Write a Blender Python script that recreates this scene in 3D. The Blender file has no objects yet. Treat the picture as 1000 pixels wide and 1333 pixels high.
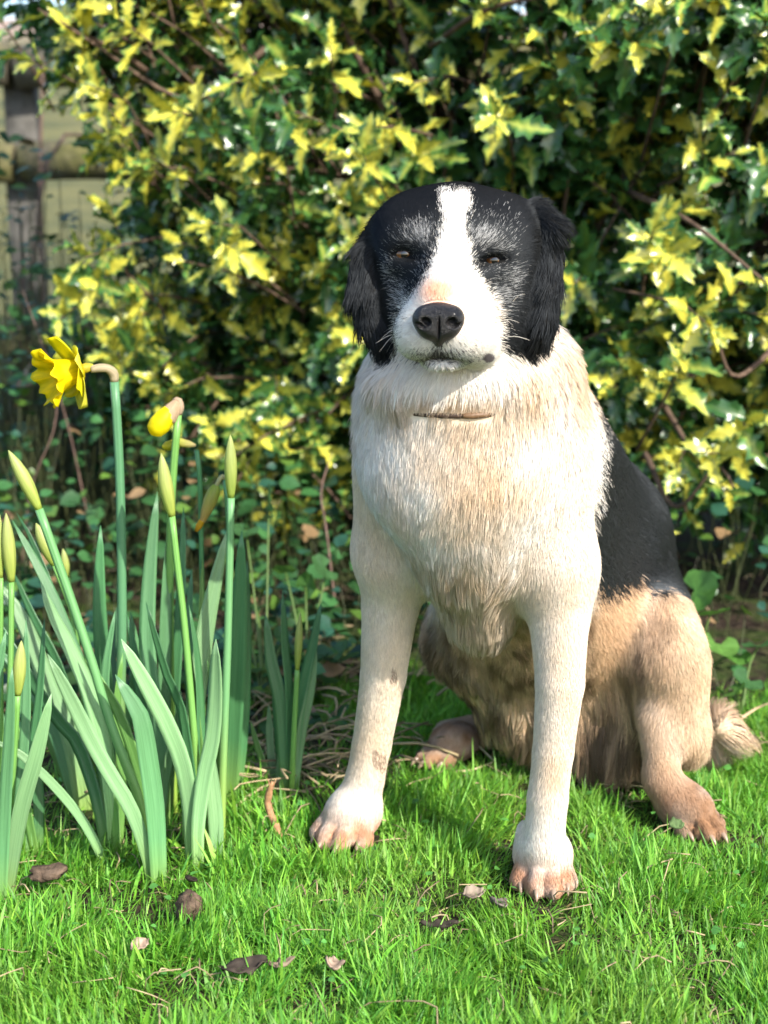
import bpy, math, random
import numpy as np
from mathutils import Vector, Matrix, kdtree

random.seed(7)
RNG = np.random.default_rng(11)
scene = bpy.context.scene
COL = scene.collection

# ------------------------------------------------------------------ camera
CAM_H = 0.69
PITCH = math.radians(11.4)
F = 1925.0                                  # focal length in photograph pixels (1000 x 1333)
cam_d = bpy.data.cameras.new('camera')
cam = bpy.data.objects.new('camera', cam_d)
COL.objects.link(cam)
cam.location = (0, 0, CAM_H)
cam.rotation_euler = (math.pi / 2 - PITCH, 0, 0)
cam_d.sensor_fit = 'VERTICAL'
cam_d.sensor_height = 36.0
cam_d.lens = F / 1333.0 * 36.0
cam_d.clip_start = 0.05
cam_d.clip_end = 2000
cam_d.dof.use_dof = True
cam_d.dof.focus_distance = 1.45
cam_d.dof.aperture_fstop = 5.2
scene.camera = cam

# ------------------------------------------------------------------ light
SUN_DIR = Vector((0.50, -0.62, 0.62)).normalized()      # towards the sun
sun_el = math.asin(SUN_DIR.z)
sun_az = math.atan2(SUN_DIR.x, SUN_DIR.y)
world = bpy.data.worlds.new('World')
scene.world = world
world.use_nodes = True
wn = world.node_tree.nodes
bg = wn['Background']
sky = wn.new('ShaderNodeTexSky')
sky.sky_type = 'NISHITA'
sky.sun_disc = False
sky.sun_elevation = sun_el
sky.sun_rotation = sun_az
sky.dust_density = 1.5
world.node_tree.links.new(sky.outputs[0], bg.inputs[0])
bg.inputs[1].default_value = 0.15
sd = bpy.data.lights.new('sun', 'SUN')
sd.energy = 3.5
sd.angle = math.radians(0.5)
sd.color = (1.0, 0.93, 0.82)
so = bpy.data.objects.new('sun', sd)
COL.objects.link(so)
so.rotation_euler = SUN_DIR.to_track_quat('Z', 'Y').to_euler()
scene.view_settings.view_transform = 'Standard'
scene.view_settings.look = 'None'
scene.view_settings.gamma = 1
scene.view_settings.use_curve_mapping = False
scene.view_settings.exposure = 1.24
scene.render.engine = 'CYCLES'
scene.cycles.max_bounces = 8
scene.cycles.transparent_max_bounces = 8
scene.cycles_curves.shape = 'RIBBONS'
scene.cycles_curves.subdivisions = 2

# ------------------------------------------------------------------ helpers
SP, CP = math.sin(PITCH), math.cos(PITCH)

def P(px, py, Y):
    """world point seen at photograph pixel (px, py) at depth Y"""
    u = (px - 500.0) / F
    v = (666.5 - py) / F
    d = np.array([u, CP + v * SP, -SP + v * CP])
    return np.array([0, 0, CAM_H]) + d * (Y / d[1])

def G(px, py, z=0.0):
    """point of the ground (height z) seen at pixel"""
    u = (px - 500.0) / F
    v = (666.5 - py) / F
    d = np.array([u, CP + v * SP, -SP + v * CP])
    return np.array([0, 0, CAM_H]) + d * ((z - CAM_H) / d[2])

def PX(p):
    """pixel of world points (n,3)"""
    p = np.atleast_2d(p)
    q = p - np.array([0, 0, CAM_H])
    dep = q[:, 1] * CP - q[:, 2] * SP
    up = q[:, 1] * SP + q[:, 2] * CP
    return 500 + F * q[:, 0] / dep, 666.5 - F * up / dep

def new_mesh(name, verts, quads=None, tris=None, col=None, uv=None, smooth=True, poly=None):
    """mesh from numpy arrays; col = per-vertex rgb; uv = per-vertex uv"""
    me = bpy.data.meshes.new(name)
    verts = np.asarray(verts, dtype=np.float32).reshape(-1, 3)
    loops = []
    sizes = []
    if quads is not None and len(quads):
        q = np.asarray(quads, dtype=np.int32).reshape(-1, 4)
        loops.append(q.ravel()); sizes.append(np.full(len(q), 4, np.int32))
    if tris is not None and len(tris):
        t = np.asarray(tris, dtype=np.int32).reshape(-1, 3)
        loops.append(t.ravel()); sizes.append(np.full(len(t), 3, np.int32))
    loops = np.concatenate(loops); sizes = np.concatenate(sizes)
    me.vertices.add(len(verts)); me.vertices.foreach_set('co', verts.ravel())
    me.loops.add(len(loops)); me.loops.foreach_set('vertex_index', loops)
    me.polygons.add(len(sizes))
    st = np.concatenate([[0], np.cumsum(sizes)[:-1]]).astype(np.int32)
    me.polygons.foreach_set('loop_start', st)
    me.polygons.foreach_set('use_smooth', np.full(len(sizes), smooth, dtype=bool))
    if col is not None:
        a = me.color_attributes.new('col', 'FLOAT_COLOR', 'POINT')
        c = np.ones((len(verts), 4), np.float32); c[:, :3] = col
        a.data.foreach_set('color', c.ravel())
    if uv is not None:
        l = me.uv_layers.new(name='UVMap')
        l.data.foreach_set('uv', np.asarray(uv, np.float32)[loops].ravel())
    me.update(calc_edges=True)
    me.validate()
    return me

def link(name, me, m=None, parent=None, kind=None, label=None, cat=None, group=None, loc=None):
    o = bpy.data.objects.new(name, me)
    COL.objects.link(o)
    if m is not None and me is not None and not me.materials:
        me.materials.append(m)
    if parent is not None: o.parent = parent
    if kind: o['kind'] = kind
    if label: o['label'] = label
    if cat: o['category'] = cat
    if group: o['group'] = group
    if loc is not None: o.location = loc
    return o

def empty(name, loc, label, cat, group=None):
    o = bpy.data.objects.new(name, None)
    COL.objects.link(o)
    o.location = loc
    o.empty_display_size = 0.05
    o['label'] = label; o['category'] = cat
    if group: o['group'] = group
    return o

class MB:
    """collects verts / quads / tris with per-vertex colour and uv"""
    def __init__(s): s.v = []; s.q = []; s.t = []; s.c = []; s.u = []; s.n = 0
    def add(s, v, q=None, t=None, c=None, u=None):
        v = np.asarray(v, float).reshape(-1, 3)
        if q is not None and len(q): s.q.append(np.asarray(q, int).reshape(-1, 4) + s.n)
        if t is not None and len(t): s.t.append(np.asarray(t, int).reshape(-1, 3) + s.n)
        s.v.append(v)
        s.c.append(np.broadcast_to(np.asarray(c if c is not None else (1, 1, 1), float), (len(v), 3)))
        s.u.append(np.asarray(u, float) if u is not None else np.zeros((len(v), 2)))
        s.n += len(v)
    def mesh(s, name, off=(0, 0, 0), smooth=True):
        return new_mesh(name, np.concatenate(s.v) - np.asarray(off), np.concatenate(s.q) if s.q else None,
                        np.concatenate(s.t) if s.t else None, np.concatenate(s.c), np.concatenate(s.u), smooth)

def spline(pts, n):
    """Catmull-Rom resample by chord length"""
    p = np.asarray(pts, float)
    if len(p) == 2:
        t = np.linspace(0, 1, n)[:, None]
        return p[0] * (1 - t) + p[1] * t
    q = np.vstack([2 * p[0] - p[1], p, 2 * p[-1] - p[-2]])
    d = np.linalg.norm(np.diff(p, axis=0), axis=1)
    cum = np.concatenate([[0], np.cumsum(d)])
    out = []
    for s in np.linspace(0, cum[-1], n):
        i = min(max(np.searchsorted(cum, s, side='right') - 1, 0), len(p) - 2)
        t = (s - cum[i]) / max(d[i], 1e-9)
        a, b, c, e = q[i], q[i + 1], q[i + 2], q[i + 3]
        out.append(0.5 * (2 * b + (c - a) * t + (2 * a - 5 * b + 4 * c - e) * t * t + (-a + 3 * b - 3 * c + e) * t ** 3))
    return np.array(out)

def norm(a):
    return a / np.maximum(np.linalg.norm(a, axis=-1, keepdims=True), 1e-9)

def tube(mb, pts, rad, c=(1, 1, 1), k=8, cap=True, n=None):
    """tube along pts; rad scalar or per point; closed ends"""
    p = np.asarray(pts, float)
    if n: 
        r0 = np.broadcast_to(np.asarray(rad, float), (len(p),))
        rr = np.interp(np.linspace(0, 1, n), np.linspace(0, 1, len(p)), r0)
        p = spline(p, n); rad = rr
    m = len(p)
    rad = np.broadcast_to(np.asarray(rad, float), (m,))
    tan = norm(np.gradient(p, axis=0))
    ref = np.array([0.3, 0.9, 0.2]) if abs(tan[0][2]) > 0.5 else np.array([0, 0, 1.0])
    v = []; us = []
    x = norm(np.cross(tan[0], ref))
    for i in range(m):
        x = norm(x - tan[i] * np.dot(x, tan[i]))
        y = np.cross(tan[i], x)
        a = np.arange(k) * 2 * math.pi / k
        v.append(p[i] + rad[i] * (np.cos(a)[:, None] * x + np.sin(a)[:, None] * y))
        us.append(np.stack([a / 6.283, np.full(k, i / (m - 1))], 1))
    v = np.concatenate(v); us = np.concatenate(us)
    q = []
    for i in range(m - 1):
        for j in range(k):
            q.append((i * k + j, i * k + (j + 1) % k, (i + 1) * k + (j + 1) % k, (i + 1) * k + j))
    t = []
    if cap:
        v = np.vstack([v, p[0], p[-1]]); us = np.vstack([us, [0.5, 0], [0.5, 1]])
        a, b = m * k, m * k + 1
        for j in range(k):
            t.append((a, (j + 1) % k, j)); t.append((b, (m - 1) * k + j, (m - 1) * k + (j + 1) % k))
    cc = c
    mb.add(v, q, t, cc, us)

def vnoise(p, seed=0):
    """smooth value noise in 0..1 on (n,3) points"""
    p = np.asarray(p, float)
    i = np.floor(p).astype(np.int64); f = p - i
    f = f * f * (3 - 2 * f)
    def h(a):
        x = (a[:, 0] * 374761393 + a[:, 1] * 668265263 + a[:, 2] * 2147483647 + seed * 1274126177) & 0xFFFFFFFF
        x = ((x ^ (x >> 13)) * 1274126177) & 0xFFFFFFFF
        return ((x ^ (x >> 16)) & 0xFFFF) / 65535.0
    r = 0
    for dx in (0, 1):
        for dy in (0, 1):
            for dz in (0, 1):
                w = (f[:, 0] if dx else 1 - f[:, 0]) * (f[:, 1] if dy else 1 - f[:, 1]) * (f[:, 2] if dz else 1 - f[:, 2])
                r = r + w * h(i + np.array([dx, dy, dz]))
    return r

def inpoly(x, y, poly):
    x = np.asarray(x); y = np.asarray(y)
    r = np.zeros(x.shape, bool)
    n = len(poly)
    for i in range(n):
        x1, y1 = poly[i]; x2, y2 = poly[(i + 1) % n]
        c = ((y1 > y) != (y2 > y)) & (x < (x2 - x1) * (y - y1) / ((y2 - y1) or 1e-9) + x1)
        r ^= c
    return r

# ------------------------------------------------------------------ materials
def nmat(name):
    m = bpy.data.materials.new(name); m.use_nodes = True
    nt = m.node_tree
    return m, nt, nt.nodes['Principled BSDF'], nt.nodes['Material Output']

def attr(nt, name='col'):
    a = nt.nodes.new('ShaderNodeAttribute'); a.attribute_name = name
    return a

def noise(nt, scale, detail=4, vec=None, rough=0.55):
    n = nt.nodes.new('ShaderNodeTexNoise'); n.inputs['Scale'].default_value = scale
    n.inputs['Detail'].default_value = detail; n.inputs['Roughness'].default_value = rough
    if vec is not None: nt.links.new(vec, n.inputs['Vector'])
    return n

def ramp(nt, fac, stops):
    r = nt.nodes.new('ShaderNodeValToRGB')
    e = r.color_ramp.elements
    while len(e) > 1: e.remove(e[0])
    for i, (p, c) in enumerate(stops):
        x = e[0] if i == 0 else e.new(p)
        x.position = p; x.color = (*c, 1)
    nt.links.new(fac, r.inputs['Fac'])
    return r

def mixc(nt, a, b, fac, mode='MIX'):
    m = nt.nodes.new('ShaderNodeMix'); m.data_type = 'RGBA'; m.blend_type = mode
    for sock, val in ((m.inputs['Factor'], fac), (m.inputs['A'], a), (m.inputs['B'], b)):
        if hasattr(val, 'links'): nt.links.new(val, sock)
        elif isinstance(val, (int, float)): sock.default_value = val
        else: sock.default_value = (*val, 1)
    return m.outputs['Result']

def bump(nt, bsdf, h, strength=0.4, dist=0.003):
    b = nt.nodes.new('ShaderNodeBump'); b.inputs['Strength'].default_value = strength; b.inputs['Distance'].default_value = dist
    nt.links.new(h, b.inputs['Height']); nt.links.new(b.outputs[0], bsdf.inputs['Normal'])
    return b

def simple(name, col, rough=0.6, spec=0.4, nscale=60, namt=0.35, bstr=0.3, bdist=0.002):
    m, nt, b, out = nmat(name)
    tc = nt.nodes.new('ShaderNodeTexCoord')
    n = noise(nt, nscale, 5, tc.outputs['Object'])
    d = tuple(c * (1 - namt) for c in col); l = tuple(min(1, c * (1 + namt)) for c in col)
    r = ramp(nt, n.outputs['Fac'], [(0.3, d), (0.7, l)])
    nt.links.new(r.outputs[0], b.inputs['Base Color'])
    b.inputs['Roughness'].default_value = rough
    b.inputs['Specular IOR Level'].default_value = spec
    bump(nt, b, n.outputs['Fac'], bstr, bdist)
    return m

def leafmat(name, rough=0.45, trans=0.35, spec=0.5, streak=0, coat=0.0, tint=(1.0, 1.0, 0.75)):
    """plant tissue: attribute colour, fine lengthwise streaks, light passing through"""
    m, nt, b, out = nmat(name)
    a = attr(nt)
    c = a.outputs['Color']
    if streak:
        uv = nt.nodes.new('ShaderNodeUVMap')
        mp = nt.nodes.new('ShaderNodeMapping'); mp.inputs['Scale'].default_value = (streak, 1.6, 1)
        nt.links.new(uv.outputs[0], mp.inputs[0])
        n = noise(nt, 1.0, 3, mp.outputs[0])
        r = ramp(nt, n.outputs['Fac'], [(0.3, (0.72, 0.78, 0.74)), (0.7, (1.22, 1.2, 1.25))])
        c = mixc(nt, c, r.outputs[0], 1.0, 'MULTIPLY')
        bump(nt, b, n.outputs['Fac'], 0.35, 0.0015)
    else:
        tc = nt.nodes.new('ShaderNodeTexCoord')
        n = noise(nt, 90, 3, tc.outputs['Object'])
        r = ramp(nt, n.outputs['Fac'], [(0.3, (0.8, 0.82, 0.8)), (0.7, (1.15, 1.15, 1.1))])
        c = mixc(nt, c, r.outputs[0], 1.0, 'MULTIPLY')
    nt.links.new(c, b.inputs['Base Color'])
    b.inputs['Roughness'].default_value = rough
    b.inputs['Specular IOR Level'].default_value = spec
    if coat:
        b.inputs['Coat Weight'].default_value = coat; b.inputs['Coat Roughness'].default_value = 0.2
    t = nt.nodes.new('ShaderNodeBsdfTranslucent')
    ct = mixc(nt, c, tint, 1.0, 'MULTIPLY')
    nt.links.new(ct, t.inputs['Color'])
    mx = nt.nodes.new('ShaderNodeMixShader'); mx.inputs[0].default_value = trans
    nt.links.new(b.outputs[0], mx.inputs[1]); nt.links.new(t.outputs[0], mx.inputs[2])
    nt.links.new(mx.outputs[0], out.inputs['Surface'])
    return m
# ------------------------------------------------------------------ dog: one continuous body grown from smooth-blended volumes
def pr(px, Y):                                # pixels -> metres at depth Y
    return px / F * Y

PRIMS = []
def rc(a, b, ra, rb, k=0.02, tag='body', L=0.014, flow=(0, 0.2, -1), lift=0.25, cut=False):
    PRIMS.append(dict(t='rc', a=np.asarray(a, float), b=np.asarray(b, float), ra=ra, rb=rb, k=k, tag=tag, L=L, flow=np.array(flow, float), lift=lift, cut=cut))
def el(c, r, rot=(0, 0, 0), k=0.02, tag='body', L=0.014, flow=(0, 0.2, -1), lift=0.25, cut=False):
    R = np.array(Matrix.Rotation(rot[2], 3, 'Z') @ Matrix.Rotation(rot[1], 3, 'Y') @ Matrix.Rotation(rot[0], 3, 'X'))
    PRIMS.append(dict(t='el', c=np.asarray(c, float), r=np.asarray(r, float), R=R, k=k, tag=tag, L=L, flow=np.array(flow, float), lift=lift, cut=cut))

def pdist(d, p):
    if d['t'] == 'rc':
        ba = d['b'] - d['a']; l2 = ba @ ba; rr = d['ra'] - d['rb']; a2 = l2 - rr * rr; il2 = 1 / l2
        pa = p - d['a']; y = pa @ ba; z = y - l2
        x2 = np.sum((pa * l2 - y[..., None] * ba) ** 2, -1); y2 = y * y * l2; z2 = z * z * l2
        kk = np.sign(rr) * rr * rr * x2
        r = (np.sqrt(np.maximum(x2 * a2 * il2, 0)) + y * rr) * il2 - d['ra']
        r = np.where(np.sign(z) * a2 * z2 > kk, np.sqrt(x2 + z2) * il2 - d['rb'], r)
        r = np.where(np.sign(y) * a2 * y2 < kk, np.sqrt(x2 + y2) * il2 - d['ra'], r)
        return r
    q = (p - d['c']) @ d['R']
    k0 = np.linalg.norm(q / d['r'], axis=-1); k1 = np.linalg.norm(q / d['r'] ** 2, axis=-1)
    return np.where(k1 > 1e-6, k0 * (k0 - 1) / np.maximum(k1, 1e-6), -min(d['r']))

def pbox(d, m):
    if d['t'] == 'rc':
        r = max(d['ra'], d['rb']) + m
        return np.minimum(d['a'], d['b']) - r, np.maximum(d['a'], d['b']) + r
    e = np.abs(d['R']) @ d['r'] + m
    return d['c'] - e, d['c'] + e

FD = (0.1, 0.35, -1)      # down the front
# --- torso
rc(P(608, 560, 1.53), P(630, 650, 1.58), 0.094, 0.096, 0.05, 'torso', 0.018, (0.05, 0.5, -1), 0.25)
rc(P(630, 650, 1.58), P(705, 770, 1.74), 0.098, 0.118, 0.05, 'torso', 0.016, (0.35, 0.7, -1), 0.2)
rc(P(708, 768, 1.74), P(772, 862, 1.84), 0.112, 0.110, 0.05, 'torso', 0.016, (0.35, 0.7, -1), 0.2)
rc(P(700, 560, 1.62), P(770, 700, 1.78), 0.070, 0.085, 0.05, 'torso', 0.013, (0.35, 0.6, -1), 0.15)   # back line
rc(P(770, 700, 1.78), P(800, 800, 1.84), 0.085, 0.082, 0.05, 'torso', 0.018, (0.35, 0.6, -1), 0.15)
# --- neck and ruff
rc(P(598, 400, 1.50), P(612, 560, 1.52), 0.072, 0.096, 0.05, 'neck', 0.019, (0.02, 0.05, -1), 0.35)
el(P(592, 498, 1.43), (0.086, 0.045, 0.036), (0, 0, 0), 0.03, 'ruff', 0.020, (0.0, -0.05, -1), 0.4)
el(P(530, 520, 1.49), (0.043, 0.05, 0.055), (0, 0, 0), 0.04, 'ruff', 0.020, (-0.1, 0.1, -1), 0.4)
el(P(704, 508, 1.49), (0.040, 0.05, 0.062), (0, 0, 0), 0.04, 'ruff', 0.020, (0.1, 0.1, -1), 0.4)
# --- chest
el(P(603, 610, 1.460), (0.097, 0.066, 0.090), (0, 0, 0), 0.05, 'chest', 0.0135, (0.0, -0.1, -1), 0.3)
el(P(616, 705, 1.485), (0.060, 0.058, 0.066), (0, 0, 0), 0.035, 'bib', 0.022, (-0.35, 0.0, -1), 0.35)
el(P(626, 775, 1.535), (0.042, 0.055, 0.056), (0, 0, 0), 0.035, 'bib', 0.026, (0.05, 0.1, -1), 0.3)
# --- shoulders and fore legs
rc(P(520, 610, 1.55), P(513, 715, 1.565), 0.048, 0.042, 0.03, 'shoulder', 0.009, FD, 0.16)
rc(P(702, 590, 1.50), P(716, 725, 1.485), 0.056, 0.042, 0.03, 'shoulder', 0.009, FD, 0.2)
for tag, ch in (('leg', [(721, 735, 1.485, .038), (728, 805, 1.475, .0295), (729, 890, 1.46, .0235), (720, 980, 1.45, .0195), (713, 1040, 1.445, .0195), (708, 1095, 1.44, .0200)]),
                ('leg', [(513, 720, 1.57, .036), (508, 790, 1.58, .030), (499, 880, 1.585, .0240), (484, 970, 1.585, .0205), (475, 1015, 1.58, .0205), (462, 1060, 1.572, .0205)])):
    for i_, (a, b) in enumerate(zip(ch[:-1], ch[1:])):
        rc(P(*a[:3]), P(*b[:3]), a[3], b[3], 0.030 if i_ == 0 else 0.004, tag, 0.0065, (0, 0.1, -1), 0.12)
el(P(729, 748, 1.52), (.033, .045, .045), (0, 0, 0), .03, 'shoulder', .016, FD, .2)           # elbow, photo right
rc(P(738, 760, 1.55), P(738, 815, 1.51), 0.026, 0.018, 0.02, 'leg', 0.014, (0, .2, -1), .25)
el(P(683, 1082, 1.455), (.0065, .010, .010), (0, 0, 0), .010, 'leg', .007, (0, 0.1, -1), .15)   # dew claw pad
# --- fore paws: pad body plus four toes each
def paw(c, yaw, w, l, h, tag, L=0.007, splay=1.0):
    cy, sy = math.cos(yaw), math.sin(yaw)
    def W(x, y, z): return np.array([c[0] + x * cy - y * sy, c[1] + x * sy + y * cy, z])   # -y is the toe direction
    el(W(0, 0.008, h * .56), (w * .45, l * .42, h * .58), (0, 0, yaw), .016, tag, L, (0, -.6, -.6), .12)
    out = []
    for i, (tx, ty, r) in enumerate(((-.36, -.14, .155), (-.13, -.34, .175), (.13, -.34, .175), (.36, -.14, .155))):
        a = W(tx * w * .7 * splay, ty * l * .45, h * .52); b = W(tx * w * .98 * splay, (ty - .09) * l, r * w * .98)
        rc(a, b, r * w * .95, r * w * 1.0, .003, 'toe' if tag != 'hindpaw' else 'hindtoe', L, (-sy * 0 + math.sin(yaw), -math.cos(yaw), -.5), .12)
        tipdir = norm(W(tx * w * 1.1, -1, 0) - W(0, 0, 0))
        out.append((b + np.array([math.sin(yaw) * r * w * .8, -math.cos(yaw) * r * w * .8, -.001]), np.array([math.sin(yaw), -math.cos(yaw), 0]), r * w))
    for tx in (-.25, 0, .25):
        el(W(tx * w * .98 * splay, -.47 * l, h * .36), (.0011, l * .18, h * .36), (0, 0, yaw + tx * .5), .0022, 'gap', .002, (0, 0, -1), .1, cut=True)
    return out
CLAWS = []
CLAWS += paw(G(707, 1128, .018)[:2].tolist() + [0], -0.06, .068, .084, .050, 'paw')
CLAWS += paw(G(455, 1072, .018)[:2].tolist() + [0], -0.45, .068, .088, .048, 'paw', splay=1.15)
# --- hind quarters
el(P(856, 846, 1.73), (.044, .085, .070), (0.2, 0, -.3), .05, 'thigh', .015, (.0, .2, -1), .25)
el(P(872, 845, 1.665), (.031, .045, .055), (0, .10, 0), .05, 'thigh', .013, (.1, .1, -1), .2)
rc(P(880, 870, 1.65), P(888, 950, 1.645), .031, .0300, .04, 'shin', .013, (0.05, .2, -1), .2)
rc(P(888, 950, 1.645), P(893, 970, 1.66), .0315, .0275, .01, 'shin', .014, (0.05, .2, -1), .25)
el(P(800, 905, 1.76), (.060, .085, .100), (0, 0, 0), .03, 'inner', .042, (-.15, -.1, -1), .35)
el(P(790, 960, 1.75), (.060, .070, .050), (0, 0, 0), .03, 'inner', .042, (-.1, -.1, -1), .3)
rc(P(852, 940, 1.63), P(862, 1015, 1.60), .017, .018, .03, 'shank', .012, (0, 0, -1), .2)
rc(P(862, 1015, 1.60), P(885, 1048, 1.585), .019, .019, .015, 'shank', .010, (.2, -.2, -1), .2)
CLAWS += paw(G(896, 1060, .018)[:2].tolist() + [0], 0.45, .064, .096, .046, 'hindpaw')
# far hind leg
el(P(620, 838, 1.76), (.066, .07, .052), (0, .35, 0), .04, 'inner', .028, (.25, 0, -1), .3)
el(P(696, 905, 1.78), (.076, .08, .066), (0, .3, 0), .05, 'belly', .042, (.15, 0, -1), .3)
rc(P(655, 950, 1.86), P(585, 958, 1.84), .026, .020, .02, 'shank', .010, (-1, -.3, -.2), .2)
CLAWS += paw([P(585, 958, 1.80)[0], 1.80, 0], -.95, .058, .084, .044, 'hindpaw')
# tail
rc(P(850, 930, 1.86), P(908, 955, 1.78), .026, .022, .03, 'tail', .030, (1, -.1, .15), .5)
rc(P(908, 955, 1.78), P(940, 948, 1.73), .024, .015, .02, 'tail', .046, (1, -.1, .45), .9)

# --- head
HY = 1.455
NOSE = P(571, 416, 1.315)
el(P(592, 318, HY), (.073, .080, .058), (0, 0, 0), .03, 'skull', .0075, (0, 1, 0), .10)
el(P(527, 321, HY), (.029, .05, .040), (0, 0, 0), .03, 'skull', .008, (0, 1, 0), .12)
el(P(668, 320, HY), (.030, .05, .040), (0, 0, 0), .03, 'skull', .008, (0, 1, 0), .12)
el(P(590, 385, HY + .005), (.073, .060, .062), (0, 0, 0), .04, 'cheek', .010, (0, 1, -.3), .15)
el(P(535, 405, 1.445), (.032, .045, .040), (0, 0, 0), .03, 'cheek', .010, (0, 1, -.3), .15)
el(P(658, 408, 1.445), (.034, .045, .044), (0, 0, 0), .03, 'cheek', .010, (0, 1, -.3), .15)
el(P(534, 308, 1.405), (.020, .020, .014), (0, .1, .25), .02, 'brow', .008, (0, 1, .4), .2)
el(P(636, 312, 1.405), (.021, .020, .014), (0, -.1, -.25), .02, 'brow', .008, (0, 1, .4), .2)
rc(P(549, 324, 1.392), P(510, 318, 1.404), .0075, .0055, .012, 'brow', .009, (-.5, .6, .4), .25)
rc(P(620, 331, 1.390), P(662, 324, 1.402), .0075, .0055, .012, 'brow', .009, (.5, .6, .4), .25)
rc(P(588, 330, 1.425), P(575, 392, 1.345), .030, .0225, .022, 'bridge', .006, (0, 1, .5), .12)
rc(P(586, 400, 1.42), P(574, 424, 1.347), .043, .027, .02, 'muzzle', .007, (0, 1, -.1), .12)
el(P(547, 432, 1.355), (.0235, .033, .0255), (0, .15, .15), .012, 'lip', .007, (0, .7, -.6), .12)
el(P(604, 436, 1.355), (.0275, .036, .0275), (0, -.15, -.15), .012, 'lip', .007, (0, .7, -.6), .12)
el(P(622, 450, 1.385), (.019, .033, .020), (0, -.1, -.2), .012, 'lip', .007, (0, .7, -.6), .12)
el(P(576, 470, 1.368), (.0195, .030, .0085), (0, 0, 0), .006, 'chin', .008, (0, .7, -.6), .15)
el(P(572, 418, 1.330), (.0185, .014, .016), (0, 0, 0), .008, 'muzzle', .004, (0, 1, .2), .1)
rc(P(542, 346, 1.388), P(511, 342, 1.402), .0062, .0048, .010, 'brow', .006, (-.5, .6, -.4), .15)
rc(P(627, 352, 1.386), P(659, 348, 1.400), .0062, .0048, .010, 'brow', .006, (.5, .6, -.4), .15)
# eye sockets
el(P(526, 331, 1.372), (.0175, .022, .0085), (0, 0.12, 0), .005, 'socket', .005, (0, 1, 0), .1, cut=True)
el(P(642, 339, 1.372), (.0165, .022, .0072), (0, -.12, 0), .005, 'socket', .005, (0, 1, 0), .1, cut=True)
# mouth line
el(P(578, 467.5, 1.335), (.017, .020, .0022), (0, 0.02, 0), .003, 'mouth', .003, (0, 1, 0), .1, cut=True)
# ears: hanging flaps
def ear(pts, tag='ear'):
    for (a, b) in zip(pts[:-1], pts[1:]):
        for s in (-1, 0, 1):
            wa, wb = a[3] * .55 * s, b[3] * .55 * s
            rc(P(a[0] + wa, a[1], a[2] + abs(s) * .006), P(b[0] + wb, b[1], b[2] + abs(s) * .006), max(pr(a[3], a[2]) * .42, .006), max(pr(b[3], b[2]) * .42, .006), .006, tag, .022, (0.03 * np.sign(a[0] - 590), -.1, -1), .22)
ear([(502, 288, 1.455, 17), (480, 332, 1.430, 23), (476, 385, 1.416, 24), (486, 425, 1.412, 20), (496, 445, 1.412, 12)])
ear([(694, 283, 1.445, 17), (710, 322, 1.420, 22), (711, 375, 1.408, 21), (706, 415, 1.404, 19), (704, 438, 1.404, 12)])

rc(P(699, 272, 1.435), P(722, 298, 1.420), .010, .0125, .008, 'ear', .016, (.8, -.1, -.6), .25)
# --- sample the blended field on a rectilinear grid that is finer round the head
def axis(lo, hi, segs):
    """segs: list of (upto, step)"""
    x = [lo]
    for up, st in segs:
        while x[-1] < up - st * .5: x.append(x[-1] + st)
    return np.array(x)
gx = axis(-.16, .56, [(.56, .0042)])
gy = axis(1.24, 2.02, [(1.50, .0034), (2.02, .006)])
gz = axis(-.03, .78, [(.07, .0034), (.48, .006), (.78, .0030)])
FIELD = np.full((len(gx), len(gy), len(gz)), 0.2, np.float32)
for d in sorted(PRIMS, key=lambda e: e['cut']):
    lo, hi = pbox(d, d['k'] + .03)
    s = [slice(max(np.searchsorted(g, l) - 1, 0), min(np.searchsorted(g, h) + 1, len(g))) for g, l, h in zip((gx, gy, gz), lo, hi)]
    pts = np.stack(np.meshgrid(gx[s[0]], gy[s[1]], gz[s[2]], indexing='ij'), -1)
    v = pdist(d, pts).astype(np.float32)
    o = FIELD[s[0], s[1], s[2]]
    k = d['k']
    if d['cut']:
        v = -v
        h = np.maximum(k - np.abs(o - v), 0) / k
        FIELD[s[0], s[1], s[2]] = np.maximum(o, v) + h * h * k * .25
    else:
        h = np.maximum(k - np.abs(o - v), 0) / k
        FIELD[s[0], s[1], s[2]] = np.minimum(o, v) - h * h * k * .25

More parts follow.
